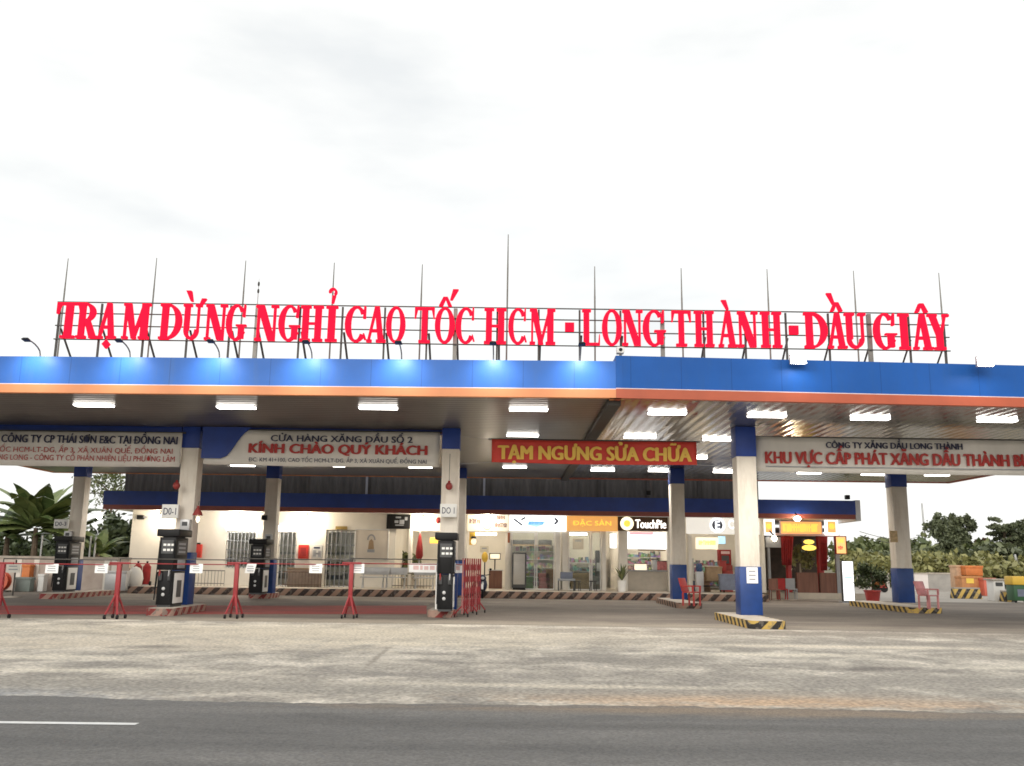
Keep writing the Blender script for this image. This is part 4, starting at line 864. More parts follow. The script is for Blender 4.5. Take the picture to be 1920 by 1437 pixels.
# ------------------------------------------------------------------ shop signs
def board(px0, py0, px1, py1, D, lb, m_, name='shop_sign', cat='sign', dep=.12, bev=.01, grp=None, frame=None):
    a, b, c, d = rect(px0, py0, px1, py1, D); root = thing(name, lb, cat, ((a + b) / 2, D, c), grp)
    mb = MB(); mb.box(a, b, D, D + dep, c, d); mb.build('panel', m_, root, bevel=bev)
    if frame:
        t = .04; mb = MB(); mb.box(a - t, b + t, D - .02, D + dep, d + .001, d + t); mb.box(a - t, b + t, D - .02, D + dep, c - t, c - .001); mb.box(a - t, a - .001, D - .02, D + dep, c, d); mb.box(b + .001, b + t, D - .02, D + dep, c, d); mb.build('frame', frame, root)
    return root
def smudge(root, px0, py0, px1, py1, D, m_, seed=0, name='lettering'):
    """a word too blurred to read: a run of strokes of uneven width"""
    rr = random.Random(seed); a, b, c, d = rect(px0, py0, px1, py1, D); mb = MB(); x = a; h = d - c
    while x < b - .03:
        ww = rr.uniform(.06, .13) * h / .35; ww = min(ww, b - x)
        mb.box(x, x + ww * .38, D - .006, D - .002, c, d)
        k = rr.random(); z = c + h * (.5 if k < .4 else .86 if k < .7 else 0)
        mb.box(x + ww * .38, x + ww * .85, D - .006, D - .002, z, z + h * .17)
        if k > .5: mb.box(x + ww * .6, x + ww * .85, D - .0055, D - .0025, c, d)
        x += ww
    return mb.build(name, m_, root)
DSg = DW - .2
sg = board(877, 962, 952, 996, DSg, 'cream lit board with three maroon words and a clock ring', glow('lit cream board', (1, .86, .66), .62))
smudge(sg, 880, 973, 901, 982, DSg, m_txt_dr, 1); smudge(sg, 931, 967, 948, 974, DSg, m_txt_dr, 2); smudge(sg, 928, 981, 951, 989, DSg, m_txt_dr, 3)
a, b, c, d = rect(905, 977, 922, 994, DSg); mb = MB()
for q in arc((a + b) / 2, (c + d) / 2, (b - a) / 2, (d - c) / 2, .05, .05, 0, 360, 24): mb.prism(q, DSg - .008, DSg - .002)
mb.build('ring', m_tan, sg)
sg = board(956, 964, 1062, 996, DSg, 'long white backlit sign with blue marks over the silver fridge', m_litw)
smudge(sg, 991, 978, 1020, 984, DSg, m_litblue, 5); a, b, c, d = rect(988, 978, 1024, 989, DSg)
mb = MB(); mb.prism([(a, c + .1), (a + .1, d), (b, d), (b - .2, c + .1), ((a + b) / 2, c)], DSg - .0018, DSg - .001); mb.build('pale_patch', m_litpale, sg)
mb = MB(); a, b, c, d = rect(963, 971, 983, 987, DSg); mb.bar((a, DSg - .01, d - .05), (b - .1, DSg - .01, c + .05), .04, n=5); mb.bar((b - .15, DSg - .01, d - .1), (b + .05, DSg - .01, d + .02), .04, n=5)
a, b, c, d = rect(1040, 972, 1046, 983, DSg); mb.bar((a, DSg - .01, d), (b, DSg - .01, (c + d) / 2), .05, n=5); mb.bar((b, DSg - .01, (c + d) / 2), (a, DSg - .01, c), .05, n=5); mb.build('emblem', m_txt_dk, sg)
sg = board(1062.6, 964, 1158, 996, DSg, 'amber backlit sign with bright yellow letters, joined to the white one', m_lito)
ptext('ÐẶC SẢN', 1074, 974, 1146, 988, DSg, glow('lit yellow letters', (1, .60, .07), 1.1), sg, offset=.02)
sg = board(1158.6, 966, 1252, 996, DSg, 'dark brown sign with glowing round emblem and white script', mat('dark brown board', (.09, .045, .02), .5))
a, b, c, d = rect(1163, 970, 1188, 994, DSg); mb = MB(); mb.lathe(((a + b) / 2, DSg - .03, (c + d) / 2), [((b - a) / 2, .028), ((b - a) / 2, 0)], 26, 'y'); r_ = mb.build('emblem', glow('lit cream disc', (1, .88, .62), 1.3), sg)
mb = MB(); mb.lathe(((a + b) / 2, DSg - .04, (c + d) / 2), [((b - a) / 4, .009), ((b - a) / 4, 0)], 18, 'y'); mb.build('emblem_centre', m_lity, r_)
ptext('TouchPie', 1191, 975, 1249, 991, DSg, glow('lit white letters', (1, .95, .88), 1.6), sg, offset=.03)
sg = board(1287, 967, 1424, 1002, DSg, 'white wall sign with ringed E beside the front column', glow('lit white wall sign', (1, .95, .85), .55))
a, b, c, d = rect(1331, 971, 1359, 999, DSg); mb = MB()
for q in arc((a + b) / 2, (c + d) / 2, (b - a) / 2, (d - c) / 2, .09, .09, 0, 360, 28): mb.prism(q, DSg - .02, DSg - .002)
mb.build('ring', glow('lit white ring', (1, 1, 1), 1.5), sg)
mb = MB(); mb.lathe(((a + b) / 2, DSg - .006, (c + d) / 2), [((b - a) / 2 - .1, .004), ((b - a) / 2 - .1, 0)], 24, 'y'); mb.build('disc', m_bluegrey, sg)
ptext('E', 1341, 977, 1350, 993, DSg - .01, glow('lit white letters two', (1, 1, 1), 1.5), sg, offset=.03)
ptext('C', 1366, 975, 1376, 992, DSg, MATS['lit white letters two'], sg, offset=.02)
mn = board(1175, 998, 1250, 1030, DW + .5, 'wide white backlit menu over the grey counter', m_litw, 'menu_board', 'menu board')
mb = MB(); mb.pbox(1180, 998, 1225, 1003, DW + .49, .005); mb.build('pink_strip', glow('lit pink', (1, .35, .4), .9), mn)
mb = MB(); mb.pbox(1196, 1030.5, 1248, 1033, DW + .49, .02); mb.build('edge', m_tan, mn)
mn = board(1305, 1008, 1346, 1030, DW + .3, 'cream lit box sign with faint yellow words under the ringed E', m_litcream, 'light_box', 'light box')
smudge(mn, 1310, 1014, 1342, 1022, DW + .3, m_lity, 8)
board(1347.5, 1006, 1360, 1020, DW + .3, 'small blue and white lit screen beside the cream box sign', m_litpale, 'screen', 'screen')
board(1144, 1001, 1156, 1028, DW + .25, 'tall narrow white light box on the pillar by the dark doorway', m_litw, 'light_box', 'light box')
tv = board(725, 965, 769, 992, DW - .2, 'black menu screen with pale smudges of writing by the passage', m_black, 'wall_screen', 'screen', dep=.1)
for (u0, v0, u1, v1) in ((742, 969, 752, 972), (740, 976, 747, 981), (749, 975, 758, 983), (741, 984, 757, 986), (759, 970, 764, 976)): 
    mb = MB(); mb.pbox(u0, v0, u1, v1, DW - .204, .003); mb.build('text_line', m_grey, tv)
sg = board(667, 994, 727, 1048, DW - .12, 'large cream panel with an arched emblem on the wall', mat('cream board', (.62, .56, .48), .6, var=.04), 'wall_panel', 'panel', frame=m_wpaint)
a, b, c, d = rect(688, 1002, 704, 1036, DW - .12); cx_ = (a + b) / 2; mb = MB()
for q in arc(cx_, c + (d - c) * .68, (b - a) / 2, (d - c) * .32, .07, .07, 0, 180, 16): mb.prism(q, DW - .128, DW - .122)
mb.box(a + .03, b - .03, DW - .127, DW - .122, c, c + (d - c) * .16); mb.build('emblem', m_grey, sg)
mb = MB(); mb.prism([(a + .06, c + (d - c) * .17), (b - .06, c + (d - c) * .17), (b - .1, c + (d - c) * .6), (cx_, c + (d - c) * .74), (a + .1, c + (d - c) * .6)], DW - .126, DW - .122); mb.build('emblem_fill', m_tan, sg)
board(629, 987, 651, 993.5, DW - .06, 'small gold plaque over the wide barred door', m_goldp, 'plaque', 'plaque', dep=.05)
fc_ = board(559, 1022, 578, 1048, DW - .17, 'red fire hose cabinet on the cream wall under a warm lamp', m_cabred, 'fire_cabinet', 'fire cabinet', dep=.16, bev=.015)
mb = MB(); mb.pbox(563, 1027, 574, 1043, DW - .178, .007); mb.build('window_panel', m_dred, fc_)
sg = board(584, 1022, 604, 1048, DW - .03, 'pale poster with grey blue figures beside the fire cabinet', mat('poster paper', (.55, .55, .53), .6), 'poster', 'poster', dep=.02)
for (u0, v0, u1, v1) in ((588, 1026, 600, 1029), (587, 1032, 593, 1044), (596, 1033, 602, 1045), (590, 1037, 599, 1040)):
    mb = MB(); mb.pbox(u0, v0, u1, v1, DW - .034, .003); mb.build('print', m_grey if u0 != 588 else m_txt_dk, sg)
c = PY(369, 1033, 34); mb = MB(); root = thing('wall_extinguisher', 'slim red fire extinguisher box seen past the column by the blue foot', 'fire extinguisher', (PY(372, 1033, DW).x, DW - .2, PY(372, 1046, DW).z))
mb.pbox(367, 1021, 377, 1046, DW - .2, .18); mb.build('box', m_cabred, root, bevel=.01); mb = MB(); mb.pbox(369, 1018, 375, 1021, DW - .17, .1); mb.build('lid', m_black, root)
c = PY(261, 970, DW - .25); root = thing('wall_speaker', 'black speaker box high on the plain cream wall', 'speaker', (c.x, DW - .25, c.z)); mb = MB(); mb.pbox(256, 966, 268, 974, DW - .25, .2); mb.build('housing', m_black, root, bevel=.02); mb = MB(); mb.pbox(268.5, 968, 274, 972, DW - .2, .19); mb.build('bracket', m_grey, root)
yl = board(806, 1008, 822, 1019, DW + .3, 'small yellow lit sign by the folded red umbrella', m_lity, 'lantern_sign', 'sign')
lt = board(880, 998, 891, 1022, DW + .6, 'yellow panel holding a round white lantern in the maroon worded shop', m_yellow, 'yellow_panel', 'panel')
c = PY(888, 1016, DW + .55); mb = MB(); mb.ball((c.x, DW + .5, c.z), .13, .1, .16, 12); mb.build('lantern', m_litcream, lt); mb = MB(); mb.lathe((c.x, DW + .5, c.z + .16), [(.16, 0), (.09, .1)], 10); mb.build('lantern_hood', m_black, lt)
vb = board(952, 999, 956, 1018, DW - .15, 'narrow dark orange strip sign on the pillar between shops', mat('rusty strip', (.30, .09, .03), .5), 'strip_sign', 'sign', dep=.04)

# ================================================================== SHOP FURNISHINGS
zf = WALLB
def ground_x(px, D, py=1095): return PY(px, py, D).x
fx = ground_x(973, DW - .7); root = thing('display_fridge', 'silver upright fridge standing before the glass shop front', 'fridge', (fx, DW - .7, zf))
mb = MB(); mb.box(fx - .34, fx + .34, DW - .9, DW - .35, zf + .1, zf + 1.72); mb.build('body', m_dgrey, root, bevel=.02)
mb = MB(); mb.box(fx - .27, fx + .27, DW - .93, DW - .901, zf + .25, zf + 1.66); dr = mb.build('door', m_silver, root, bevel=.01)
mb = MB(); mb.bar((fx + .22, DW - .96, zf + .8), (fx + .22, DW - .96, zf + 1.2), .015, n=6); mb.build('handle', m_lgrey, dr)
mb = MB(); mb.box(fx - .3, fx + .3, DW - .88, DW - .4, zf, zf + .1); mb.build('plinth', m_black, root)
gm1 = goods_mat('snack packets', 4.5, .34, .75); gm2 = goods_mat('drink bottles', 6, .36, .7)
def rack(px, D, w_, h, lb, m_=None, lv=4):
    x = ground_x(px, D); root = thing('display_rack', lb, 'display rack', (x, D, zf), 'racks of goods inside the shops')
    mb = MB()
    for sx in (-1, 1): mb.box(x + sx * w_ / 2 - .02, x + sx * w_ / 2 + .02, D - .25, D + .25, zf, zf + h)
    mb.build('frame', m_lgrey, root); g = MB()
    for k in range(lv):
        z = zf + .12 + k * (h - .15) / lv; mb = MB(); mb.box(x - w_ / 2 + .021, x + w_ / 2 - .021, D - .25, D + .25, z, z + .03); mb.build('shelf_board', m_lgrey, root)
        xx = x - w_ / 2 + .05
        while xx < x + w_ / 2 - .2:
            ww = random.uniform(.08, .22); hh = random.uniform(.12, (h - .15) / lv - .06); g.box(xx, xx + ww, D - .23, D + .1, z + .031, z + .031 + hh); xx += ww + .02
    stuff(g.build('goods', m_ or gm1, root)); return root
rack(1000, DW + 1.2, .9, 1.1, 'low rack of snacks just past the silver fridge'); rack(1025, DW + 1.0, 1.0, 1.0, 'low rack of packets behind the middle glass pane'); rack(1085, DW + 1.1, 1.2, 1.15, 'rack of goods under the amber sign, behind the glass')
rack(1118, DW + 1.6, .7, 1.2, 'narrow rack of goods by the dark doorway', gm2); rack(1010, DB - .5, 2.6, 2.3, 'tall wall shelf of dark goods at the back of the fridge shop', gm2, 5); rack(1095, DB - .5, 2.2, 1.7, 'back wall shelf of bottles in the shop under the amber sign', gm2, 4)
rack(1335, DB - .6, 2.0, 1.6, 'back wall shelf in the drinks bay with the ringed E', gm2, 4); rack(1220, DB - .6, 2.6, 2.0, 'back wall shelf of bottles behind the grey counter', gm2, 5)
for px, py, lb in ((967, 1017, 'dark hanging pan among goods over the silver fridge'), (990, 1017, 'dark boxes on the high shelf past the fridge'), (1022, 1017, 'dark basket on the high shelf near the white pillar')):
    c = PY(px, py, DB - 1); mb = MB(); mb.box(c.x - .35, c.x + .35, DB - 1.3, DB - .8, c.z - .18, c.z + .12); tag(mb.build('storage_box', m_dgrey, None, bevel=.03), lb, 'box', 'boxes on the high shop shelf')
c = PY(998, 1022, DB - 1); mb = MB(); mb.box(X(961), X(1038), DB - 1.4, DB - .7, c.z - .05, c.z); tag(mb.build('wall_shelf', m_tan, None), 'long high shelf across the fridge shop', 'shelf')
# counter of the menu shop
x0, x1 = X(1178), X(1251); root = thing('shop_counter', 'grey counter under the wide white menu', 'counter', ((x0 + x1) / 2, DW + .6, zf))
mb = MB(); mb.box(x0, x1, DW + .3, DW + .9, zf, zf + .92); mb.build('front', m_tile, root); mb = MB(); mb.box(x0 - .03, x1 + .03, DW + .22, DW + .95, zf + .921, zf + .98); mb.build('worktop', m_grey, root)
for px, wd, h, m_, lb, nm in ((1201, .55, .28, m_litcream, 'small glowing food warmer on the grey counter', 'food_warmer'), (1240, .5, .42, mat('pink red display', (.5, .16, .16), .5, var=.3, scale=9), 'red display of sweets at the end of the grey counter', 'sweet_display'), (1227, .25, .5, m_lgrey, 'steel drink machine on the grey counter', 'drink_machine')):
    x = ground_x(px, DW + .5, 1060); root = thing(nm, lb, nm.split('_')[1], (x, DW + .5, zf + .98))
    mb = MB(); mb.box(x - wd / 2, x + wd / 2, DW + .32, DW + .7, zf + .985, zf + .985 + h); mb.build('body', m_, root, bevel=.03); mb = MB(); mb.box(x - wd / 2 - .02, x + wd / 2 + .02, DW + .31, DW + .72, zf + .987 + h, zf + 1.02 + h); mb.build('lid', m_dgrey, root)
# drinks bay
def crate_box(px, py0, py1, D, wd, lb, m_, nm='crate', grp=None):
    x = ground_x(px, D); z0, z1 = max(zf, PY(px, py1, D).z), PY(px, py0, D).z; root = thing(nm, lb, nm.split('_')[-1], (x, D, z0), grp)
    mb = MB(); mb.box(x - wd / 2, x + wd / 2, D, D + .4, z0, z1); mb.build('body', m_, root, bevel=.03); mb = MB(); mb.box(x - wd / 2 - .02, x + wd / 2 + .02, D - .02, D + .42, z1 - .06, z1 + .01); mb.build('rim', m_, root, bevel=.01); return root
crate_box(1368, 1077, 1107, DW - 1.5, .85, 'blue grey covered crate beside the front column', m_bluegrey, 'covered_crate')
crate_box(1340, 1063, 1090, DW - .2, .75, 'tan box of goods in the drinks bay on a black table', m_tan, 'cardboard_box'); crate_box(1357, 1052, 1072, DW + .3, .3, 'small red crate on boxes in the drinks bay', m_red2, 'small_crate')
x = ground_x(1338, DW - .3); root = thing('black_table', 'low black table under tan boxes in the drinks bay', 'table', (x, DW - .3, zf)); mb = MB(); mb.box(x - .6, x + .5, DW - .5, DW + .3, zf + .26, zf + .3); mb.build('top', m_black, root)
for sx in (-.55, .45):
    for sy in (-.45, .25): mb = MB(); mb.box(x + sx - .03, x + sx + .03, DW + sy - .03, DW + sy + .03, zf, zf + .26); mb.build('leg', m_black, root)
fr = board(1349, 1031, 1371, 1060, DW + 1.2, 'dark red drinks fridge with pale stripe behind boxes', m_dred, 'drinks_fridge', 'fridge', dep=.5); mb = MB(); mb.pbox(1352, 1034, 1368, 1039, DW + 1.19, .005); mb.build('stripe', mat('pale pink', (.7, .5, .48), .5), fr); mb = MB(); mb.pbox(1353, 1042, 1367, 1057, DW + 1.19, .006); mb.build('door', m_dgrey, fr)
x = ground_x(1312, DW - .4); root = thing('water_dispenser', 'grey water dispenser with dark top in the drinks bay doorway', 'dispenser', (x, DW - .4, zf)); mb = MB(); mb.box(x - .18, x + .18, DW - .5, DW - .15, zf, zf + .95); mb.build('body', m_lgrey, root, bevel=.03)
mb = MB(); mb.lathe((x, DW - .32, zf + .95), [(.12, 0), (.15, .1), (.15, .32), (.1, .38)], 14); mb.build('bottle', mat('blue water bottle', (.05, .09, .2), .25), root, smooth=True)
for px, py, s_, m_, lb in ((1124, 1030, .5, m_black, 'tall black appliance in the dark doorway'), (1127, 1092, .0, m_black, '')):
    if s_:
        xx = ground_x(px, DW + .9); root = thing('black_appliance', lb, 'appliance', (xx, DW + .9, zf)); mb = MB(); mb.box(xx - .2, xx + .2, DW + .7, DW + 1.1, zf, zf + 1.9); mb.build('body', m_dgrey, root, bevel=.02); mb = MB(); mb.box(xx - .15, xx + .15, DW + .68, DW + .7, zf + .9, zf + 1.3); mb.build('panel', m_lgrey, root)
# glass topped grey table in front of the shop
x = ground_x(1062, DW - 1.2); root = thing('grey_cart', 'grey blue cart with a glass box standing before the white pillar', 'cart', (x, DW - 1.2, zf)); mb = MB(); mb.box(x - .4, x + .4, DW - 1.4, DW - .95, zf + .45, zf + .55); mb.build('top', m_grey, root, bevel=.01); mb = MB(); mb.box(x - .28, x + .28, DW - 1.35, DW - 1, zf + .551, zf + .85); mb.build('box', m_bluegrey, root, bevel=.02)
for sx in (-.37, .37):
    for yy in (-1.37, -1.0): mb = MB(); mb.box(x + sx - .02, x + sx + .02, DW + yy - .02, DW + yy + .02, zf, zf + .45); mb.build('leg', m_dgrey, root)
# motorcycle by the folded gate and shop edge
def motorcycle(X0, D, z, lb, ang=0):
    root = thing('motorcycle', lb, 'motorcycle', (X0, D, z)); P = lambda x, y, zz: (X0 + x, D + y, z + zz)
    for yy in (-.62, .62):
        mb = MB(); 
        for q in arc(0, 0, .29, .29, .07, .07, 0, 360, 20): mb.prism([(X0 + .0 + 0 * 0 + u, z + .29 + v) for u, v in q], D - .04, D + .04)
        # wheels stand along the bike's length
        mb.v = [(X0 + (v[1] - D), D + yy + (v[0] - X0), v[2]) for v in mb.v]; wh = mb.build('wheel', m_black, root)
        mb = MB(); mb.lathe(P(0, yy, .29), [(.19, -.02), (.19, .02)], 14, 'x'); mb.build('rim', m_lgrey, wh)
    mb = MB(); mb.tube([P(0, -.62, .29), P(0, -.45, .75), P(0, -.38, .98)], .035); mb.build('fork', m_lgrey, root)
    mb = MB(); mb.tube([P(-.33, -.30, 1.02), P(-.15, -.36, .99), P(.15, -.36, .99), P(.33, -.30, 1.02)], .018); mb.build('handlebar', m_black, root)
    mb = MB(); mb.ball(P(0, -.48, .86), .16, .12, .14, 12); mb.build('headlight_cowl', mat('navy motorbike paint', (.02, .03, .07), .3), root, smooth=True)
    mb = MB(); mb.ball(P(0, -.585, .86), .08, .03, .07, 10); mb.build('headlight', m_lgrey, root, smooth=True)
    mb = MB(); mb.ball(P(0, .05, .45), .16, .42, .2, 14); mb.build('body', MATS['navy motorbike paint'], root, smooth=True)
    mb = MB(); mb.ball(P(0, -.28, .58), .2, .14, .3, 12); mb.build('leg_shield', MATS['navy motorbike paint'], root, smooth=True)
    mb = MB(); mb.ball(P(0, .25, .75), .14, .42, .09, 12); mb.build('seat', m_black, root, smooth=True)
    mb = MB(); mb.tube([P(0, -.92, .40), P(0, -.78, .60), P(0, -.62, .64), P(0, -.42, .58)], [.05, .06, .06, .05], 6); mb.build('mudguard', m_lgrey, root, smooth=True)
    for sx in (-1, 1):
        mb = MB(); mb.bar(P(sx * .26, -.32, 1.02), P(sx * .33, -.33, 1.2), .008, n=5); mb.ball(P(sx * .33, -.33, 1.24), .06, .015, .05, 8); mb.build('mirror', m_black, root)
    return root
mc = PZ(905, 1122, 0); motorcycle(mc.x, mc.y, .008, 'dark navy motorcycle facing out beside the folded red gate')
mon = board(919, 1039, 937, 1048, DW + 1.0, 'wide pale lit screen on a stand in the maroon worded shop', m_litcream, 'monitor', 'monitor', dep=.06, frame=m_black)
mb = MB(); c = PY(928, 1048, DW + 1.03); mb.bar((c.x, DW + 1.03, zf + .9), (c.x, DW + 1.03, c.z - .04), .03); mb.build('stand', m_black, mon)
x0, x1 = X(915), X(944); root = thing('reception_desk', 'dark wood desk under the pale lit screen', 'desk', ((x0 + x1) / 2, DW + 1, zf)); mb = MB(); mb.box(x0, x1, DW + .75, DW + 1.3, zf + .86, zf + .9); mb.build('top', m_lgrey, root); mb = MB(); mb.box(x0 + .05, x1 - .05, DW + .8, DW + 1.25, zf, zf + .859); mb.build('front', m_wood, root)
x = ground_x(909, DW + .2, 1050); c0 = PY(909, 1045, DW + .2); root = thing('mustard_bag', 'mustard yellow bag on a dark stand behind the motorcycle', 'bag', (x, DW + .2, zf)); mb = MB(); mb.ball((x, DW + .2, c0.z), .16, .12, .26, 10); mb.build('bag', m_yellow, root, smooth=True); mb = MB(); mb.bar((x, DW + .2, zf), (x, DW + .2, c0.z - .2), .03); mb.build('stand', m_black, root)
# passage: greenery, folded umbrella, cloth
def leaves(mb, c, rx, ry, rz, n, s, shell=.35, up=.3):
    """n small leaf faces in clumps through an ellipsoid"""
    k = max(6, n // 60); cl = []
    for _ in range(k):
        v = rng.normal(size=3); v /= np.linalg.norm(v); r = rng.uniform(shell, 1) ** .6; cl.append((v * r * .86, rng.uniform(.16, .42)))
    pts = []
    for i in range(n):
        p, q = cl[rng.integers(k)]; pts.append(p + rng.normal(size=3) * q * .55)
    for p in pts:
        o = np.array(c) + p * np.array([rx, ry, rz]); a = rng.normal(size=3); a /= np.linalg.norm(a); b = rng.normal(size=3) + np.array([0, 0, up]); b -= a * a.dot(b); b /= np.linalg.norm(b); ss = s * rng.uniform(.6, 1.4)
        mb.add([tuple(o - a * ss * .5), tuple(o + b * ss * .28), tuple(o + a * ss * .5), tuple(o - b * ss * .28)], [(0, 1, 2, 3)])
    return mb
lf_dark = leaf_mat('dark leaves', (.028, .042, .016), (.085, .11, .04)); lf_mid = leaf_mat('mid green leaves', (.06, .085, .028), (.19, .21, .08)); lf_pale = leaf_mat('yellow green leaves', (.16, .165, .055), (.33, .31, .12)); lf_ban = leaf_mat('banana leaves', (.06, .10, .03), (.20, .24, .085), .42)
lf_tree = leaf_mat('hazy tree leaves', (.07, .085, .045), (.17, .19, .10)); lf_brown = leaf_mat('brown dry leaves', (.07, .035, .02), (.16, .085, .045))
x = X(755); root = thing('potted_shrub', 'leafy green shrub in the open passage under the black menu screen', 'plant', (x, DW + 3.2, zf)); mb = leaves(MB(), (x, DW + 3.2, zf + 1.1), .75, .5, .7, 900, .2); mb.build('foliage', lf_mid, root); mb = MB(); mb.lathe((x, DW + 3.2, zf), [(.22, 0), (.3, .4)], 14); mb.build('pot', m_concrete, root); mb = MB(); mb.bar((x, DW + 3.2, zf + .35), (x, DW + 3.2, zf + 1.1), .04); mb.build('stem', m_bark, root)
c = PY(786, 1048, DW - .3); root = thing('folded_umbrella', 'folded dark red umbrella on its pole in the passage', 'umbrella', (c.x, DW - .3, zf)); mb = MB(); mb.lathe((c.x, DW - .3, c.z), [(.12, 0), (.18, .15), (.16, .5), (.07, 1.05), (.02, 1.2)], 10); mb.build('canopy', m_dred, root, smooth=True); mb = MB(); mb.bar((c.x, DW - .3, zf), (c.x, DW - .3, c.z + 1.3), .025); mb.build('pole', m_lgrey, root); mb = MB(); mb.lathe((c.x, DW - .3, zf), [(.25, 0), (.22, .1)], 14); mb.build('base', m_concrete, root)
for px, lb in ((815, 'dark red cloth flag by the yellow lit sign'), (1433, 'x')):
    if px > 1000: continue
    c = PY(822, 976, DW - .25); root = thing('hanging_lantern', 'small dark red lantern hung above the yellow lit sign', 'lantern', (c.x, DW - .25, c.z)); mb = MB(); mb.ball((c.x, DW - .25, c.z), .13, .13, .16, 10); mb.build('shade', m_dred, root, smooth=True); mb = MB(); mb.bar((c.x, DW - .25, c.z + .14), (c.x, DW - .25, ZT - .02), .008, n=5); mb.build('cord', m_black, root)
# white bench tables before the passage
def bench(px, D, w_, lb, z=zf, m_=m_lgrey):
    x = ground_x(px, D); root = thing('white_bench', lb, 'bench', (x, D, z), 'pale benches outside the shops'); mb = MB(); mb.box(x - w_ / 2, x + w_ / 2, D - .22, D + .22, z + .48, z + .53); mb.build('seat', m_, root, bevel=.01)
    mb = MB(); mb.box(x - w_ / 2, x + w_ / 2, D + .2, D + .24, z + .62, z + .95); mb.build('backrest', m_, root, bevel=.01)
    for sx in (-1, 1):
        mb = MB(); mb.bar((x + sx * (w_ / 2 - .1), D - .2, z), (x + sx * (w_ / 2 - .1), D + .1, z + .48), .025); mb.build('leg', m_, root); mb = MB(); mb.bar((x + sx * (w_ / 2 - .1), D + .24, z), (x + sx * (w_ / 2 - .1), D + .22, z + .95), .025); mb.build('leg', m_, root)
bench(702, DW - 1.6, 1.3, 'pale bench below the arched emblem panel'); bench(738, DW - 1.4, 1.2, 'pale bench below the black menu screen'); bench(795, DW - 1.6, 1.0, 'pale low bench behind the long white board')
# bike rack / crates before the windows
def wire_rack(px0, px1, D, lb, m_=m_steel, z=zf, h=.7):
    a, b = ground_x(px0, D), ground_x(px1, D); root = thing('wire_rack', lb, 'rack', ((a + b) / 2, D, z), 'wire racks on the shop platform'); mb = MB(); mb.bar((a, D, z + h), (b, D, z + h), .025); mb.bar((a, D, z + .12), (b, D, z + .12), .02); mb.build('rail', m_, root); mb = MB(); n = int((b - a) / .14)
    for i in range(n + 1): xx = a + (b - a) * i / n; mb.bar((xx, D, z + .0), (xx, D, z + h), .012, n=5)
    mb.build('bars', m_, root)
wire_rack(365, 420, DW - 1.3, 'grey wire rack on the platform past the blue column foot'); wire_rack(530, 602, DW - 1.3, 'brownish wire rack under the fire cabinet', mat('rusty wire', (.14, .09, .06), .7, var=.3)); wire_rack(735, 812, DW - .8, 'wire rack behind the pale benches')
x = ground_x(568, DW - .9); root = thing('low_cabinet', 'brown low cabinet under the fire cabinet and poster', 'cabinet', (x, DW - .9, zf)); mb = MB(); mb.box(x - .75, x + .75, DW - .9, DW - .4, zf, zf + .82); mb.build('body', mat('brown grey board', (.26, .20, .16), .7, var=.2), root, bevel=.01); mb = MB(); mb.box(x - .8, x + .8, DW - .93, DW - .37, zf + .821, zf + .87); mb.build('top', m_tan, root)
for px, m_, lb in ((252, m_wpaint, 'pale sack leaning at the plain cream wall'),):
    c = ground_x(px, DW - 2.4); mb = MB(); mb.ball((c, DW - 2.4, .62 * .5 + zf), .38, .3, .55, 12); tag(mb.build('sack', m_banner, None, smooth=True), lb, 'sack')
for px, lb in ((256, 'dark red cylinder standing before the cream wall, beside the sack'), (273, 'dark red cylinder standing before the cream wall, nearer the dispenser')):
    x = ground_x(px, DW - 2.0); root = thing('foam_extinguisher', lb, 'fire extinguisher', (x, DW - 2, zf), 'wheeled extinguishers before the cream wall'); mb = MB(); mb.lathe((x, DW - 2, zf + .05), [(.16, 0), (.18, .05), (.18, .8), (.08, .92)], 14); mb.build('body', m_dred, root, smooth=True); mb = MB(); mb.lathe((x, DW - 2, zf + .97), [(.05, 0), (.05, .12)], 8); mb.build('valve', m_black, root); mb = MB(); mb.lathe((x + .2, DW - 2, zf + .1), [(.1, -.03), (.1, .03)], 12, 'x'); mb.build('wheel', m_black, root)

# ------------------------------------------------------------------ chairs
def plastic_chair(x, y, z, ang, lb, m_, tilt=0):
    root = thing('plastic_chair', lb, 'chair', (x, y, z), 'red chairs by the column feet')
    def q(u, v, w2): return (x + u * math.cos(ang) - v * math.sin(ang), y + u * math.sin(ang) + v * math.cos(ang), z + w2)
    def hexa(pts): return MB().add([q(*p) for p in pts], [(0, 3, 2, 1), (4, 5, 6, 7), (0, 1, 5, 4), (1, 2, 6, 5), (2, 3, 7, 6), (3, 0, 4, 7)])
    def bx(a, b, c, d, e, f, dx=0): return hexa([(a, c, e), (b, c, e), (b, d, e), (a, d, e), (a, c + dx, f), (b, c + dx, f), (b, d + dx, f), (a, d + dx, f)])
    bx(-.24, .24, -.24, .22, .42, .46).build('seat', m_, root, bevel=.015); bx(-.24, .24, .2, .24, .46, .9, .14).build('backrest', m_, root, bevel=.015)
    for sx in (-1, 1):
        for sy in (-1, 1): bx(sx * .22 - .025, sx * .22 + .025, sy * .2 - .025, sy * .2 + .025, 0, .42).build('leg', m_, root)
        bx(sx * .26 - .025, sx * .26 + .025, -.22, .26, .62, .66).build('armrest', m_, root); bx(sx * .26 - .02, sx * .26 + .02, -.22, -.16, .46, .62).build('arm_post', m_, root)
    return root
c = PZ(1297, 1136, .2); plastic_chair(c.x, c.y, .2, .9, 'red plastic chair on the kerb beside the slim column', m_red2)
c = PZ(1742, 1142, .2); plastic_chair(c.x, c.y, .2, .5, 'pinkish red chair on the kerb beside the lone stained column', mat('pinkish plastic', (.55, .22, .22), .5, var=.25))

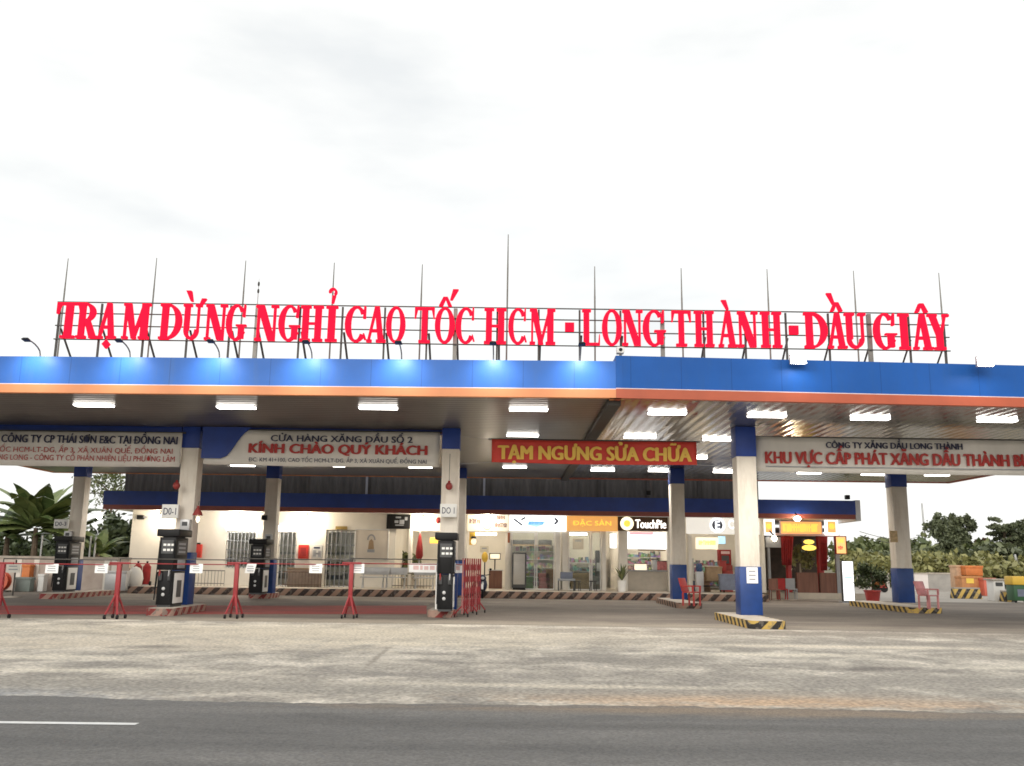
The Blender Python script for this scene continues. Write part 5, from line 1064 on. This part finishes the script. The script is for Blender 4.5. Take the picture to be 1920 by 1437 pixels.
# ------------------------------------------------------------------ restaurant at the end of the row
DR = 46.0
root = thing('restaurant_pavilion', 'dark red panelled restaurant front with curtains at the end of the shop row', 'pavilion', (PY(1510, 1050, DR).x, DR, 0))
def XR(px): return PY(px, 1050, DR).x
zr0, zrt = .3, PY(1500, 1005, DR).z
mb = MB(); mb.box(XR(1436), XR(1616), DR - .3, DB + 2, .012, zr0 - .001); mb.build('base', m_tile, root)
for a, b in ((1493, 1532), (1536, 1570)):
    mb = MB(); mb.box(XR(a), XR(b), DR, DR + .2, zr0, PY(1515, 1074, DR).z); mb.build('panelling', m_wood, root)
for a, b in ((1476, 1487), (1535, 1548)):
    mb = MB(); mb.lathe(((XR(a) + XR(b)) / 2, DR + .3, zr0), [((XR(b) - XR(a)) / 2, 0), ((XR(b) - XR(a)) / 2, zrt - zr0)], 14); mb.build('column', mat('lacquer red', (.36, .02, .02), .35, var=.1), root, smooth=True)
for a, b in ((1567, 1574), (1440, 1444)):
    mb = MB(); mb.box(XR(a), XR(b), DR - .05, DR + .15, zr0, zrt); mb.build('post', m_grey, root)
mb = MB(); mb.box(XR(1438), XR(1575), DR - .1, DR + 1, zrt + .001, zrt + .12); mb.build('beam', mat('pinkish white trim', (.75, .6, .58), .5), root)
mb = MB(); mb.box(XR(1436), XR(1590), DB - .4, DB - .2, zr0, zrt + .3); mb.build('back_wall', mat('dark timber', (.07, .045, .03), .7, var=.4, scale=2), root)
mb = MB(); mb.box(XR(1436), XR(1580), DR + .3, DB, zrt + .3, zrt + .4); mb.build('ceiling', m_dgrey, root)
def curtain(px0, px1, py0, py1, D, lb):
    a, b, c_, d_ = rect(px0, py0, px1, py1, D); mb = MB(); n = 16; vs = []
    for i in range(n + 1):
        for j in range(5):
            v = j / 4; x = a + (b - a) * i / n * (1 - .25 * (1 - v)); vs.append((x, D + .05 * math.sin(i * 2.1), c_ + (d_ - c_) * v))
    mb.add(vs, [(i * 5 + j, (i + 1) * 5 + j, (i + 1) * 5 + j + 1, i * 5 + j + 1) for i in range(n) for j in range(4)])
    o = mb.build('curtain', m_dred, None, smooth=True); sl = o.modifiers.new('t', 'SOLIDIFY'); sl.thickness = .02; tag(o, lb, 'curtain', 'dark red curtains of the restaurant')
curtain(1465, 1489, 1006, 1060, DR - .15, 'dark red curtain gathered beside the restaurant doorway'); curtain(1538, 1553, 1006, 1070, DR - .15, 'brighter red hanging drape beside the wooden panels')
sg = board(1464, 979, 1540, 1001, DR - .5, 'broad amber lit restaurant sign with yellow letters', glow('lit orange', (1, .42, .12), .85), frame=m_pale); smudge(sg, 1468, 983, 1534, 997, DR - .5, m_lity, 21)
for a, b, sd_, lb in ((1430, 1453, 31, 'square lit sign with white border, beside the front column'), (1547, 1572, 32, 'square lit sign with white border, over the wooden panels')):
    sg = board(a, 974, b, 1004, DR - .5, lb, m_litw, grp='square signs of the restaurant'); mb = MB(); mb.pbox(a + 5, 978, b - 5, 999, DR - .51, .009); p = mb.build('picture', glow('lit orange two', (1, .45, .15), .8) if 'lit orange two' not in MATS else MATS['lit orange two'], sg)
    mb = MB(); a_, b_, c_, d_ = rect(a + 7, 981, b - 7, 993, DR - .512); mb.lathe(((a_ + b_) / 2, DR - .516, (c_ + d_) / 2), [((b_ - a_) / 2, .005), ((b_ - a_) / 2, 0)], 12, 'y'); mb.build('picture_spot', m_lity, sg)
sg = board(1505, 1011, 1530, 1033, DR - .2, 'glowing yellow lantern sign hung in the restaurant doorway', m_dgrey); mb = MB()
a_, b_, c_, d_ = rect(1506, 1012, 1527, 1021, DR - .21); mb.ball(((a_ + b_) / 2, DR - .22, (c_ + d_) / 2), (b_ - a_) / 2, .06, (d_ - c_) / 2, 10); a_, b_, c_, d_ = rect(1503, 1022, 1531, 1033, DR - .21); mb.ball(((a_ + b_) / 2, DR - .22, (c_ + d_) / 2), (b_ - a_) / 2, .06, (d_ - c_) / 2, 10); mb.build('lantern', glow('lit lantern', (1, .68, .12), 1.2), sg)
sg = board(1568, 1007, 1586, 1038, DR - .8, 'small orange vertical sign hanging beyond the wooden panels', glow('lit orange three', (1, .55, .2), .9), frame=m_dred); smudge(sg, 1571, 1011, 1582, 1018, DR - .8, m_lity, 41); smudge(sg, 1571, 1024, 1582, 1031, DR - .8, m_ledred, 42)
wb = board(1436, 1007, 1466, 1027, DR - .1, 'pale grey awning panel under the square sign by the column', m_lgrey, 'grey_awning', 'awning')
# furniture silhouettes inside
for px, py, s_, m_, lb in ((1483, 1078, .16, m_cream, 'pale round lantern on a stand in the restaurant'), ):
    c = PY(px - 4, py - 10, DR + .6); root = thing('stand_lantern', lb, 'lantern', (c.x, DR + .6, .3)); mb = MB(); mb.ball((c.x, DR + .6, c.z), s_, s_, s_, 10); mb.build('globe', m_litcream, root, smooth=True); mb = MB(); mb.bar((c.x, DR + .6, .3), (c.x, DR + .6, c.z - s_), .02); mb.build('stand', m_black, root)
for px, D, lb, m_ in ((1452, 43.6, 'dark wooden chair before the restaurant, nearest the front column', m_wood), (1466, 44.6, 'dark red chair before the restaurant, between two others', m_dred), (1484, 45.2, 'grey chair at the edge of the wooden panels', m_grey)):
    x = PY(px, 1100, D).x; root = thing('restaurant_chair', lb, 'chair', (x, D, .012), 'chairs before the restaurant')
    mb = MB(); mb.box(x - .22, x + .22, D - .2, D + .2, .45, .5); mb.build('seat', m_, root); mb = MB(); mb.box(x - .22, x + .22, D + .17, D + .21, .5, .98); mb.build('backrest', m_, root)
    for sx in (-.2, .2):
        for sy in (-.17, .17): mb = MB(); mb.box(x + sx - .02, x + sx + .02, D + sy - .02, D + sy + .02, .012, .45); mb.build('leg', m_, root)
mb = leaves(MB(), (XR(1514), DR + 1.2, 1.9), 1.0, .5, .8, 500, .22); root = thing('indoor_plant', 'green plant behind the wooden panels in the restaurant', 'plant', (XR(1514), DR + 1.2, .3)); mb.build('foliage', lf_pale, root); mb = MB(); mb.lathe((XR(1514), DR + 1.2, .3), [(.2, 0), (.26, .5), (.05, .5), (.04, 1.4)], 12); mb.build('pot', m_concrete, root)
# white totem
c = PZ(1592, 1131, .0); D = c.y; a, b, _, d = rect(1580, 1052, 1602, 1131, D); root = thing('lit_totem', 'tall white lit totem with a pale blue mark, standing beyond the restaurant', 'totem sign', ((a + b) / 2, D, 0))
mb = MB(); mb.box(a, b, D, D + .25, .06, d); mb.build('case', m_dgrey, root, bevel=.02); mb = MB(); mb.box(a + .02, b - .03, D - .012, D - .001, .1, d - .03); f = mb.build('face', m_litw, root); mb = MB(); zz = PY(1590, 1083, D).z; mb.box(a + .08, b - .1, D - .016, D - .013, zz - .06, zz + .05); mb.build('mark', m_litpale, f); mb = MB(); mb.box(a - .1, b + .1, D - .1, D + .35, .006, .06); mb.build('foot', m_grey, root)
# potted tree
c = PZ(1637, 1133, 0); root = thing('potted_tree', 'small dark tree in a red pot beside the totem', 'potted tree', (c.x, c.y, 0)); mb = MB(); mb.lathe((c.x, c.y, .008), [(.22, 0), (.26, .1), (.33, .5), (.36, .52), (.36, .58), (.3, .58)], 16); mb.build('pot', m_red2, root); mb = MB(); mb.tube([(c.x, c.y, .5), (c.x + .03, c.y, .9), (c.x - .02, c.y, 1.3)], [.04, .035, .02]); mb.build('trunk', m_bark, root); mb = leaves(MB(), (c.x, c.y, 1.2), .80, .65, .58, 1900, .14); mb.build('crown', lf_dark, root)
# potted plant in white pot
c = PY(1166, 1106, DW - 1.6); x = c.x; D = DW - 1.6; root = thing('potted_plant', 'spiky green plant in a tall white pot before the counter', 'potted plant', (x, D, zf)); mb = MB(); mb.lathe((x, D, zf), [(.17, 0), (.21, .5), (.23, .52), (.2, .52)], 14); mb.build('pot', m_wpaint, root, smooth=True); mb = MB()
for i in range(26):
    a_ = random.uniform(0, 6.3); l_ = random.uniform(.5, .95); t_ = random.uniform(.15, .8); v = Vector((math.cos(a_) * t_, math.sin(a_) * t_, 1)).normalized(); o_ = Vector((x, D, zf + .5)); s_ = Vector((-math.sin(a_), math.cos(a_), 0)) * .035; m1 = o_ + v * l_ * .6; m2 = o_ + v * l_ + Vector((math.cos(a_), math.sin(a_), -.4)) * .12
    mb.add([o_ - s_, o_ + s_, m1 + s_ * 1.3, m2, m1 - s_ * 1.3], [(0, 1, 2, 3, 4)])
mb.build('foliage', lf_mid, root)

# ================================================================== BACKGROUND, BANANA SIDE
wy = 42.5
wx0, wx1 = PY(-260, 1070, wy).x, PY(241, 1070, wy).x; wz = PY(60, 1043, wy).z
root = thing('boundary_wall', 'pale stained boundary wall with a coping behind the dim dispenser', 'wall', ((wx0 + wx1) / 2, wy, 0))
mb = MB(); mb.box(wx0, wx1, wy, wy + .2, 0, wz - .1); mb.build('wall', mat('stained plaster', (.62, .54, .47), .8, col2=(.42, .33, .28), scale=.9, bump=.2), root)
mb = MB(); mb.box(wx0 - .02, wx1 + .02, wy - .05, wy + .25, wz - .099, wz); mb.build('coping', m_concrete, root)
for px in (35, 68, 145, 200, 214): mb = MB(); xx = PY(px, 1070, wy).x; mb.box(xx - .12, xx + .12, wy - .03, wy - .001, 0, wz - .1); mb.build('pier', m_cream, root)
def item_box(px0, py0, px1, py1, D, lb, m_, nm, cat=None, grp=None, lid=None):
    a, b, c_, d_ = rect(px0, py0, px1, py1, D); c_ = max(c_, .01); root = thing(nm, lb, cat or nm.split('_')[-1], ((a + b) / 2, D, c_), grp); mb = MB(); mb.box(a, b, D, D + .4, c_, d_); mb.build('body', m_, root, bevel=.03)
    mb = MB(); mb.box(a - .02, b + .02, D - .02, D + .42, d_ - .08, d_ + .03); mb.build('lid', lid or m_, root, bevel=.01); return root
item_box(39, 1060, 54, 1112, 42.0, 'orange plastic bin at the boundary wall by the standing sign', m_orplast, 'plastic_bin', 'bin'); item_box(70, 1078, 81, 1112, 41.8, 'white plastic drum at the boundary wall', m_wpaint, 'plastic_drum', 'drum')
item_box(27, 1084, 56, 1112, 41.4, 'grey green chest behind the standing sign', mat('grey green', (.2, .24, .22), .6), 'storage_chest', 'chest')
a, b, c_, d_ = rect(-22, 1068, 14, 1112, 40.5); root = thing('hose_reel', 'round orange red reel cut by the photo edge', 'reel', ((a + b) / 2, 40.5, 0)); mb = MB(); r = (b - a) / 2; mb.lathe(((a + b) / 2, 40.5, r + .05), [(r, 0), (r, .05), (r * .7, .06), (r * .7, .3), (r, .31), (r, .36)], 26, 'y'); mb.build('reel', mat('orange red paint', (.6, .12, .06), .5, var=.15), root); mb = MB(); mb.box((a + b) / 2 - .4, (a + b) / 2 + .4, 40.45, 40.95, 0.008, .08); mb.build('frame', m_dsteel, root)
item_box(196, 1072, 236, 1108, 41.8, 'pale grey cabinet at the boundary wall near the cream wall', m_lgrey, 'utility_cabinet', 'cabinet')
def trunk_limbs(mb, base, h, r, n, spread, z0=.45):
    tips = []; pts = [Vector(base)]; 
    for i in range(1, 6): pts.append(Vector((base[0] + random.uniform(-.03, .03) * h, base[1] + random.uniform(-.03, .03) * h, base[2] + h * i / 5)))
    mb.tube(pts, [r * (1 - .13 * i) for i in range(6)], 8)
    for k in range(n):
        s = pts[2] + (pts[5] - pts[2]) * random.uniform(max(0, z0 - .4), 1); a = random.uniform(0, 6.28); l = spread * random.uniform(.6, 1); e = s + Vector((math.cos(a) * l, math.sin(a) * l, spread * random.uniform(.25, .7))); mid = (s + e) / 2 + Vector((0, 0, .1 * l)); mb.tube([s, mid, e], [r * .4, r * .28, r * .12], 6); tips.append(e)
    return tips
def banana(x, y, h, n, lb, lean=0, L_=3.0):
    root = thing('banana_plant', lb, 'banana plant', (x, y, 0), 'banana plants behind the boundary wall')
    mb = MB(); mb.tube([(x, y, 0), (x + .05, y, h * .5), (x + .1 * lean, y, h)], [.2, .16, .1], 9); mb.build('stem', m_bark, root); mb = MB()
    for i in range(n):
        a = 2 * math.pi * i / n * 1.618 * 1.5 + random.uniform(-.2, .2); e = random.uniform(.2, 1.38); l = L_ * random.uniform(.7, 1.05); d = Vector((math.cos(a) * 1.0, math.sin(a) * .75, 0)); sd_ = Vector((-math.sin(a), math.cos(a), 0)); K = 9; mids = []; p = Vector((x + .1 * lean, y, h - .1)); el = e
        for k in range(K + 1):
            mids.append(p.copy()); p = p + (d * math.cos(el) + Vector((0, 0, 1)) * math.sin(el)) * (l / K); el -= random.uniform(.06, .2)
        for k in range(1, K):
            w0, w1 = [.44 * math.sin(math.pi * min(1, (q / K) ** .8)) * (l / 3) * random.uniform(.82, 1.08) + .015 for q in (k, k + 1)]
            gap = .9 if random.random() < .25 else 1
            for sg_ in (-1, 1):
                dr0, dr1 = Vector((0, 0, -.35 * w0)), Vector((0, 0, -.35 * w1)); mb.add([mids[k], mids[k] + sd_ * sg_ * w0 + dr0, mids[k + 1].lerp(mids[k], 1 - gap) + sd_ * sg_ * w1 + dr1, mids[k + 1]], [(0, 1, 2, 3)])
    mb.build('crown', lf_ban, root)
c = PY(62, 1040, 45); banana(c.x, 45, 2.9, 40, 'tallest banana plant with broad paddle leaves beside the grimy column', 0, 3.6); c = PY(10, 1040, 46.5); banana(c.x, 46.5, 2.5, 16, 'lower banana plant spreading at the photo edge'); c = PY(118, 1040, 46); banana(c.x, 46, 2.6, 22, 'banana plant half behind the grimy column'); c = PY(183, 1040, 44.6); banana(c.x, 44.6, 1.7, 9, 'small banana plant with drooping leaves by the glaring lamp', 0, 2.0)
mb = MB()
for _ in range(26):
    px = random.uniform(-260, 245); D = random.uniform(52, 56); p = PY(px, 1030, D); leaves(mb, (p.x, D, random.uniform(.6, 1.9)), 2.0, 1.3, 1.5, 420, .42)
for _ in range(26):
    px = random.uniform(-260, 245); D = random.uniform(50, 54); p = PY(px, 1030, D); leaves(mb, (p.x, D, random.uniform(.5, 1.7)), 2.0, 1.2, 1.5, 420, .42)
for _ in range(9):
    px = random.uniform(206, 262); D = random.uniform(51, 54); p = PY(px, 1030, D); leaves(mb, (p.x, D, random.uniform(1.5, 3.2)), 1.3, 1.2, 1.4, 420, .4)
stuff(mb.build('undergrowth', lf_dark, None))['label'] = 'dark thicket behind the boundary wall under the banana plants'; bpy.data.objects['undergrowth']['category'] = 'undergrowth'
c = PY(212, 900, 60); root = thing('feathery_tree', 'thin feathery tree showing between the grimy column and the navy band', 'tree', (c.x, 60, 0)); mb = MB(); trunk_limbs(mb, (c.x, 60, 0), 6, .16, 8, 1.6); mb.build('trunk', m_bark, root); mb = leaves(MB(), (c.x + .3, 60, 6.3), 2.2, 1.6, 2.2, 1500, .2, .1); mb.build('crown', lf_mid, root)
for px, py0, lb in ((80, 1006, 'thin white pole behind the boundary wall near the tallest banana plant'), (171, 1008, 'thin white pole behind the wall, first of a close pair'), (180, 1010, 'thin white pole behind the wall, second of a close pair')):
    c = PY(px, py0, 44.2); root = thing('thin_pole', lb, 'pole', (c.x, 44.2, 0), 'thin white poles behind the boundary wall'); mb = MB(); mb.bar((c.x, 44.2, 0), (c.x, 44.2, c.z), .05, .04); mb.build('pole', m_lgrey, root); mb = MB(); mb.lathe((c.x, 44.2, c.z), [(.06, 0), (.06, .04), (.01, .08)], 8); mb.build('cap', m_grey, root)

# ================================================================== BACKGROUND, OPEN YARD SIDE
def barrier_block(px0, px1, py0, py1, lb):
    p = PZ((px0 + px1) / 2, py1, .004); D = p.y; a, b, _, d_ = rect(px0, py0, px1, py1, D); root = thing('striped_block', lb, 'concrete barrier', ((a + b) / 2, D, 0), 'striped concrete blocks in the yard'); mb = MB(); mb.add([(a, D, .006), (b, D, .006), (b, D + .6, .006), (a, D + .6, .006), (a + .05, D + .12, d_), (b - .05, D + .12, d_), (b - .05, D + .48, d_), (a + .05, D + .48, d_)], [(0, 3, 2, 1), (4, 5, 6, 7), (0, 1, 5, 4), (1, 2, 6, 5), (2, 3, 7, 6), (3, 0, 4, 7)]); mb.build('block', m_haz_y, root, bevel=.02)
    mb = MB(); mb.box(a + .04, b - .04, D + .11, D + .49, d_ - .02, d_ + .05); mb.build('cap', m_concrete, root); return D, d_
barrier_block(1790, 1842, 1104, 1123, 'long yellow and black concrete block in the yard before orange crates')
D2, z2 = barrier_block(1884, 1906, 1110, 1129, 'short striped concrete block under the small booth, next to the green bin')
a, b, c_, d_ = rect(1876, 1089, 1897, 1109, D2 + .25); root = thing('small_booth', 'small white booth with dark openings behind the short striped block', 'booth', ((a + b) / 2, D2 + .9, 0)); mb = MB(); mb.box(a, b, D2 + .9, D2 + 1.6, .006, d_); mb.build('body', m_wpaint, root, bevel=.02); mb = MB(); hh = d_ - c_; mb.box(a + .1, b - .1, D2 + .88, D2 + .899, c_ + hh * .45, c_ + hh * .8); mb.build('window', m_dgrey, root); mb = MB(); mb.box(a - .08, b + .08, D2 + .8, D2 + 1.7, d_ + .001, d_ + .08); mb.build('roof', m_concrete, root)
p = PZ(1914, 1131, .004); a, b, c_, d_ = rect(1901, 1081, 1928, 1131, p.y); root = thing('wheeled_bin', 'dark green bin with a yellow lid at the photo edge', 'bin', ((a + b) / 2, p.y, 0)); mb = MB(); mb.box(a, b, p.y, p.y + .7, .1, d_ - .4); mb.build('body', m_green, root, bevel=.03); mb = MB(); mb.box(a - .04, b + .04, p.y - .04, p.y + .74, d_ - .399, d_); mb.build('lid', m_yellow, root, bevel=.04); mb = MB(); mb.box(a + .16, b - .1, p.y - .012, p.y - .001, .3, d_ - .6); mb.build('front_panel', m_bluegrey, root)
for xx in (a + .12, b - .12): mb = MB(); mb.lathe((xx, p.y + .15, .1), [(.09, -.03), (.09, .03)], 10, 'x'); mb.build('wheel', m_black, root)
OD = 56
for (u0, v0, u1, v1, m_, lb, dD) in ((1811, 1061, 1843, 1080, m_orplast, 'orange crate topmost of the pile behind the long striped block', .3), (1804, 1080.5, 1842, 1104, mat('dull orange', (.5, .22, .08), .6, var=.2), 'dull orange crate at the bottom of the pile, carrying a yellow plate', 0), (1845, 1084, 1867, 1108, mat('orange red plastic', (.6, .14, .09), .55, var=.15), 'orange red crate standing beside the crate pile', -.6), (1794, 1060, 1806, 1098, mat('faded orange', (.55, .34, .2), .6, var=.2), 'tall faded crate standing at the other end of the crate pile', .9)):
    D = OD + dD; a, b, c_, d_ = rect(u0, v0, u1, v1, D); c_ = max(c_, .006) if v1 > 1090 else c_; 
    if v1 > 1090: c_ = .006
    root = thing('plastic_crate', lb, 'crate', ((a + b) / 2, D, c_), 'orange crates in the yard'); mb = MB(); mb.box(a, b, D, D + .9, c_, d_); mb.build('body', m_, root, bevel=.04); mb = MB(); mb.box(a - .03, b + .03, D - .03, D + .93, d_ - .14, d_ + .0); mb.build('rim', m_, root, bevel=.02)
    if u0 == 1804: mb = MB(); mb.pbox(1812, 1083, 1826, 1094, D - .02, .015); mb.build('plate', mat('bright yellow plate', (.85, .6, .1), .5), root)
WD2 = 66
for (u0, u1, m_, lb) in ((1716, 1741, mat('fresh white wall paint', (.75, .68, .64), .7, var=.06), 'bright white stretch of low wall beside the lone column'), (1741.5, 1800, mat('grey stained wall', (.42, .39, .35), .8, col2=(.3, .28, .26), scale=1.5), 'grey stained low wall between the white stretch and the crates'), (1610, 1668, mat('pale wall behind totem', (.45, .41, .37), .8, var=.2, scale=1), 'pale low wall behind the potted tree')):
    a, b, c_, d_ = rect(u0, 1077, u1, 1112, WD2); root = thing('low_wall', lb, 'wall', ((a + b) / 2, WD2, 0), 'low walls at the yard edge'); mb = MB(); mb.box(a, b, WD2, WD2 + .3, .004, d_); mb.build('wall', m_, root); mb = MB(); mb.box(a, b, WD2 - .04, WD2 + .34, d_ + .001, d_ + .1); mb.build('coping', m_concrete, root)
a, b, c_, d_ = rect(1641, 1088, 1664, 1104, 60); root = thing('orange_cart', 'orange and red covered cart behind the potted tree', 'cart', ((a + b) / 2, 60, 0)); mb = MB(); mb.ball(((a + b) / 2, 60.4, (c_ + d_) / 2 + .1), (b - a) / 2, .5, (d_ - c_) / 2, 12); mb.build('cover', m_orplast, root, smooth=True)
for xx in (a + .15, b - .15): mb = MB(); mb.lathe((xx, 60.2, .25), [(.24, -.04), (.24, .04)], 14, 'y'); mb.build('wheel', m_black, root)
mb = MB(); mb.box(a, b, 60.1, 60.7, .3, .5); mb.build('frame', m_red2, root)
# distant hedge masses and trees
def mass(nm, px0, px1, py_top, D0, D1, n, s, m_, lb, seed):
    mb = MB(); r_ = random.Random(seed)
    for _ in range(n):
        px = r_.uniform(px0, px1); D = r_.uniform(D0, D1); zt = PY(px, py_top + r_.uniform(0, 14), D).z; p = PY(px, 1060, D); rz_ = max(.5, zt / 2 * r_.uniform(.6, 1)); leaves(mb, (p.x, D, zt - rz_), r_.uniform(1.6, 3), 1.6, rz_, 230, s, .2)
    o = mb.build(nm, m_, None); stuff(o); o['label'] = lb; o['category'] = 'vegetation'
mass('hedge', 1585, 2080, 1010, 92, 100, 120, .75, lf_mid, 'mid green hedge across the far yard edge', 3)
mass('scrub', 1600, 2060, 1034, 76, 84, 90, .55, lf_pale, 'yellow green scrub in front of the far hedge', 4)
mass('thicket', 1640, 2060, 1014, 86, 92, 30, .7, lf_tree, 'darker thicket patches among the far hedge', 5)
def tree(nm, px, py_top, py_bot, wpx, D, lb, m_, n, s, flat=1., trunk_py=1075):
    zt, zb_ = PY(px, py_top, D).z, PY(px, py_bot, D).z; x = PY(px, (py_top + py_bot) / 2, D).x; rx = wpx / 2 * D / FPX; root = thing(nm, lb, 'tree', (x, D, 0), 'trees beyond the yard hedge'); mb = MB(); tips = trunk_limbs(mb, (x, D, 0), zb_ + (zt - zb_) * .55, .28, 12, rx * .75); mb.build('trunk', m_bark, root)
    mb = MB(); n_ = len(tips)
    for t_ in tips: leaves(mb, (t_.x, t_.y, t_.z + .2), rx * .42, rx * .42, (zt - zb_) * .24 * flat, n // (n_ * 2), s, .1)
    for _ in range(14):
        a_ = random.uniform(0, 6.28); r_ = random.uniform(.2, .8); zz = zb_ + (zt - zb_) * random.uniform(.25, .86); leaves(mb, (x + math.cos(a_) * rx * r_, D + math.sin(a_) * rx * r_, zz), rx * .3, rx * .3, (zt - zb_) * .13 * flat, n // 28, s, .1)
    mb.build('crown', m_, root)
tree('spreading_tree', 1789, 956, 1044, 88, 95, 'dark round tree rising above the hedge behind the orange crates', lf_tree, 13000, .36); tree('umbrella_tree', 1884, 978, 1014, 72, 96, 'flat topped tree with open branches beyond the small booth', lf_tree, 5200, .34, .7)
tree('umbrella_tree', 1935, 972, 1034, 70, 94, 'dense tree cut by the photo edge above the green bin', lf_tree, 6500, .36); tree('dry_tree', 1843, 1006, 1036, 30, 97, 'low reddish brown tree between the dark tree and the flat topped one', lf_brown, 1200, .32)
tree('hedge_tree', 1660, 1006, 1040, 40, 96, 'small tree top beside the lone column shaft', lf_mid, 1500, .34)
c = PY(1731, 944, 98); root = thing('utility_pole', 'slim pale utility pole between the lone column and the dark tree', 'pole', (c.x, 98, 0)); mb = MB(); mb.bar((c.x, 98, 0), (c.x - .15, 98, c.z), .14, .09); mb.build('pole', m_lgrey, root); mb = MB(); zc_ = PY(1731, 1005, 98).z; mb.box(c.x - 1.0, c.x + .8, 97.9, 97.98, zc_, zc_ + .1); mb.build('crossarm', m_grey, root)
for py, lb in ((1003, 'upper thin wire sagging from the restaurant end to the utility pole'), (1010, 'lower thin wire sagging from the restaurant end to the utility pole')):
    e0, e1 = PY(1612, py - 6, 62), PY(1731, py + 1, 97.9); mb = MB(); mb.tube([e0.lerp(e1, k / 10) - Vector((0, 0, .5 * math.sin(math.pi * k / 10))) for k in range(11)], .022, 5); tag(mb.build('overhead_wire', m_dsteel, None), lb, 'wire', 'overhead wires')
c = PY(1904, 1030, 80); mb = MB(); root = thing('leaning_post', 'pale leaning post in the scrub above the green bin', 'post', (c.x, 80, 0)); mb.bar((c.x + .4, 80, 0), (c.x - .1, 80, PY(1900, 1040, 80).z), .16, .1); mb.build('post', m_lgrey, root); mb = MB(); mb.lathe((c.x + .4, 80, 0), [(.3, 0), (.24, .3)], 10); mb.build('foot', m_concrete, root)
# far ridge
mb = MB(); vs = []; N_R = 80
for i in range(N_R + 1):
    x = -1600 + 3200 * i / N_R; h = 14 + 6 * math.sin(i * .33) + 3 * math.sin(i * .9 + 1); vs += [(x, 1500, -5), (x, 1510, h), (x, 1700, -5)]
mb.add(vs, [f for i in range(N_R) for f in ((3 * i, 3 * i + 3, 3 * i + 4, 3 * i + 1), (3 * i + 1, 3 * i + 4, 3 * i + 5, 3 * i + 2))])
o = struct('hills', mb, mat('hazy distant woods', (.16, .18, .16), .9, var=.15, scale=.02))

# small fittings on the columns
for px, py, D, lb in ((497, 971, 37.85, 'small black loudspeaker on the back column over the middle back dispenser'), (1215, 925, 43.1, 'small black camera on the navy band above the white script sign'), (1587, 933, 43.3, 'small black camera on the end of the navy band roof')):
    c = PY(px, py, D); root = thing('black_box_speaker', lb, 'speaker' if 'loud' in lb else 'camera', (c.x, D, c.z)); mb = MB(); mb.box(c.x - .1, c.x + .1, D - .22, D, c.z - .1, c.z + .1); mb.build('housing', m_black, root, bevel=.02); mb = MB(); mb.bar((c.x, D, c.z), (c.x, D + .12, c.z - .06), .02, n=6); mb.build('bracket', m_steel, root)
for px, py, D, lb in ((503, 1010, 37.8, 'white control box on the back column over the middle back dispenser'), (126, 1004, 37.8, 'white control box on the grimy back column'), (346, 985, 27.2, 'white control box on the column above the front dispenser')):
    c = PY(px, py, D); root = thing('control_box', lb, 'control box', (c.x, D, c.z), 'white control boxes on the columns'); mb = MB(); mb.box(c.x - .14, c.x + .14, D, D + .18, c.z - .17, c.z + .17); mb.build('box', m_lgrey, root, bevel=.015); mb = MB(); mb.box(c.x - .08, c.x + .08, D - .008, D - .001, c.z - .02, c.z + .1); mb.build('panel', m_dgrey, root)

# more stock and clutter in and before the shops
STK = [(1020, .55, .7, 'pink and tan boxes stacked low behind the middle glass pane', (.42, .16, .16)), (1088, .9, .55, 'stack of tan boxes low behind the glass under the amber sign', (.36, .26, .15)), (1034, .5, .95, 'stack of brown gift boxes beside the white pillar', (.28, .16, .09)),
       (1120, .45, .6, 'stack of grey boxes by the dark doorway', (.25, .25, .24)), (992, .4, .5, 'stack of green boxes beside the silver fridge', (.12, .2, .1)), (1322, .5, .85, 'stack of brown drink crates in the drinks bay', (.25, .16, .1)), (1362, .5, 1.25, 'stack of red drink crates against the drinks fridge', (.34, .06, .05)), (1304, .35, .5, 'stack of blue grey crates at the drinks bay pillar', (.14, .18, .28))]
for px, wd, h, lb, cl in STK:
    x = ground_x(px, DW + .75); root = thing('box_stack', lb, 'boxes', (x, DW + .75, zf), 'stacks of boxes in the shops'); z = zf; k = 0; rr = random.Random(px)
    while z < zf + h:
        hh = rr.uniform(.16, .3); dx = rr.uniform(-.05, .05); f = rr.uniform(.7, 1.25); mb = MB(); mb.box(x - wd / 2 + dx, x + wd / 2 + dx, DW + .55, DW + .95, z, z + hh - .004); mb.build('box', mat('box %d %d' % (px, k), tuple(min(.8, c_ * f) for c_ in cl), .7, var=.2, scale=5), root, bevel=.012); z += hh; k += 1
for px, py0, py1, wd, lb, cl in ((908, 1024, 1036, 8, 'pale poster on the back wall of the maroon worded shop', (.6, .55, .45)), (1210, 1040, 1052, 9, 'pale green poster behind the grey counter', (.35, .45, .35)), (1084, 1010, 1030, 10, 'beige poster on the back wall under the amber sign', (.5, .42, .34))):
    pp = board(px - wd, py0, px + wd, py1, DB - .06, lb, mat('poster %d' % px, cl, .7), 'poster', 'poster', dep=.04, bev=0)
    mb = MB(); mb.pbox(px - wd * .6, py0 + 3, px + wd * .6, py0 + 6, DB - .066, .004); mb.build('print', m_grey, pp)
for px, D, lb in ((893, DW - 1.1, 'dark low stool before the maroon worded shop'), (1082, DW - 1.3, 'dark low stool beside the grey cart'), (1112, DW - 1.0, 'dark low stool before the dark doorway')):
    x = ground_x(px, D); root = thing('low_stool', lb, 'stool', (x, D, zf), 'low stools before the shops'); mb = MB(); mb.lathe((x, D, zf + .42), [(.19, 0), (.2, .03), (.17, .05)], 14); mb.build('seat', m_dgrey, root)
    for a_ in (.4, 2.0, 3.5, 5.1): mb = MB(); mb.bar((x + .19 * math.cos(a_), D + .19 * math.sin(a_), zf), (x + .13 * math.cos(a_), D + .13 * math.sin(a_), zf + .42), .018, n=6); mb.build('leg', m_dsteel, root)
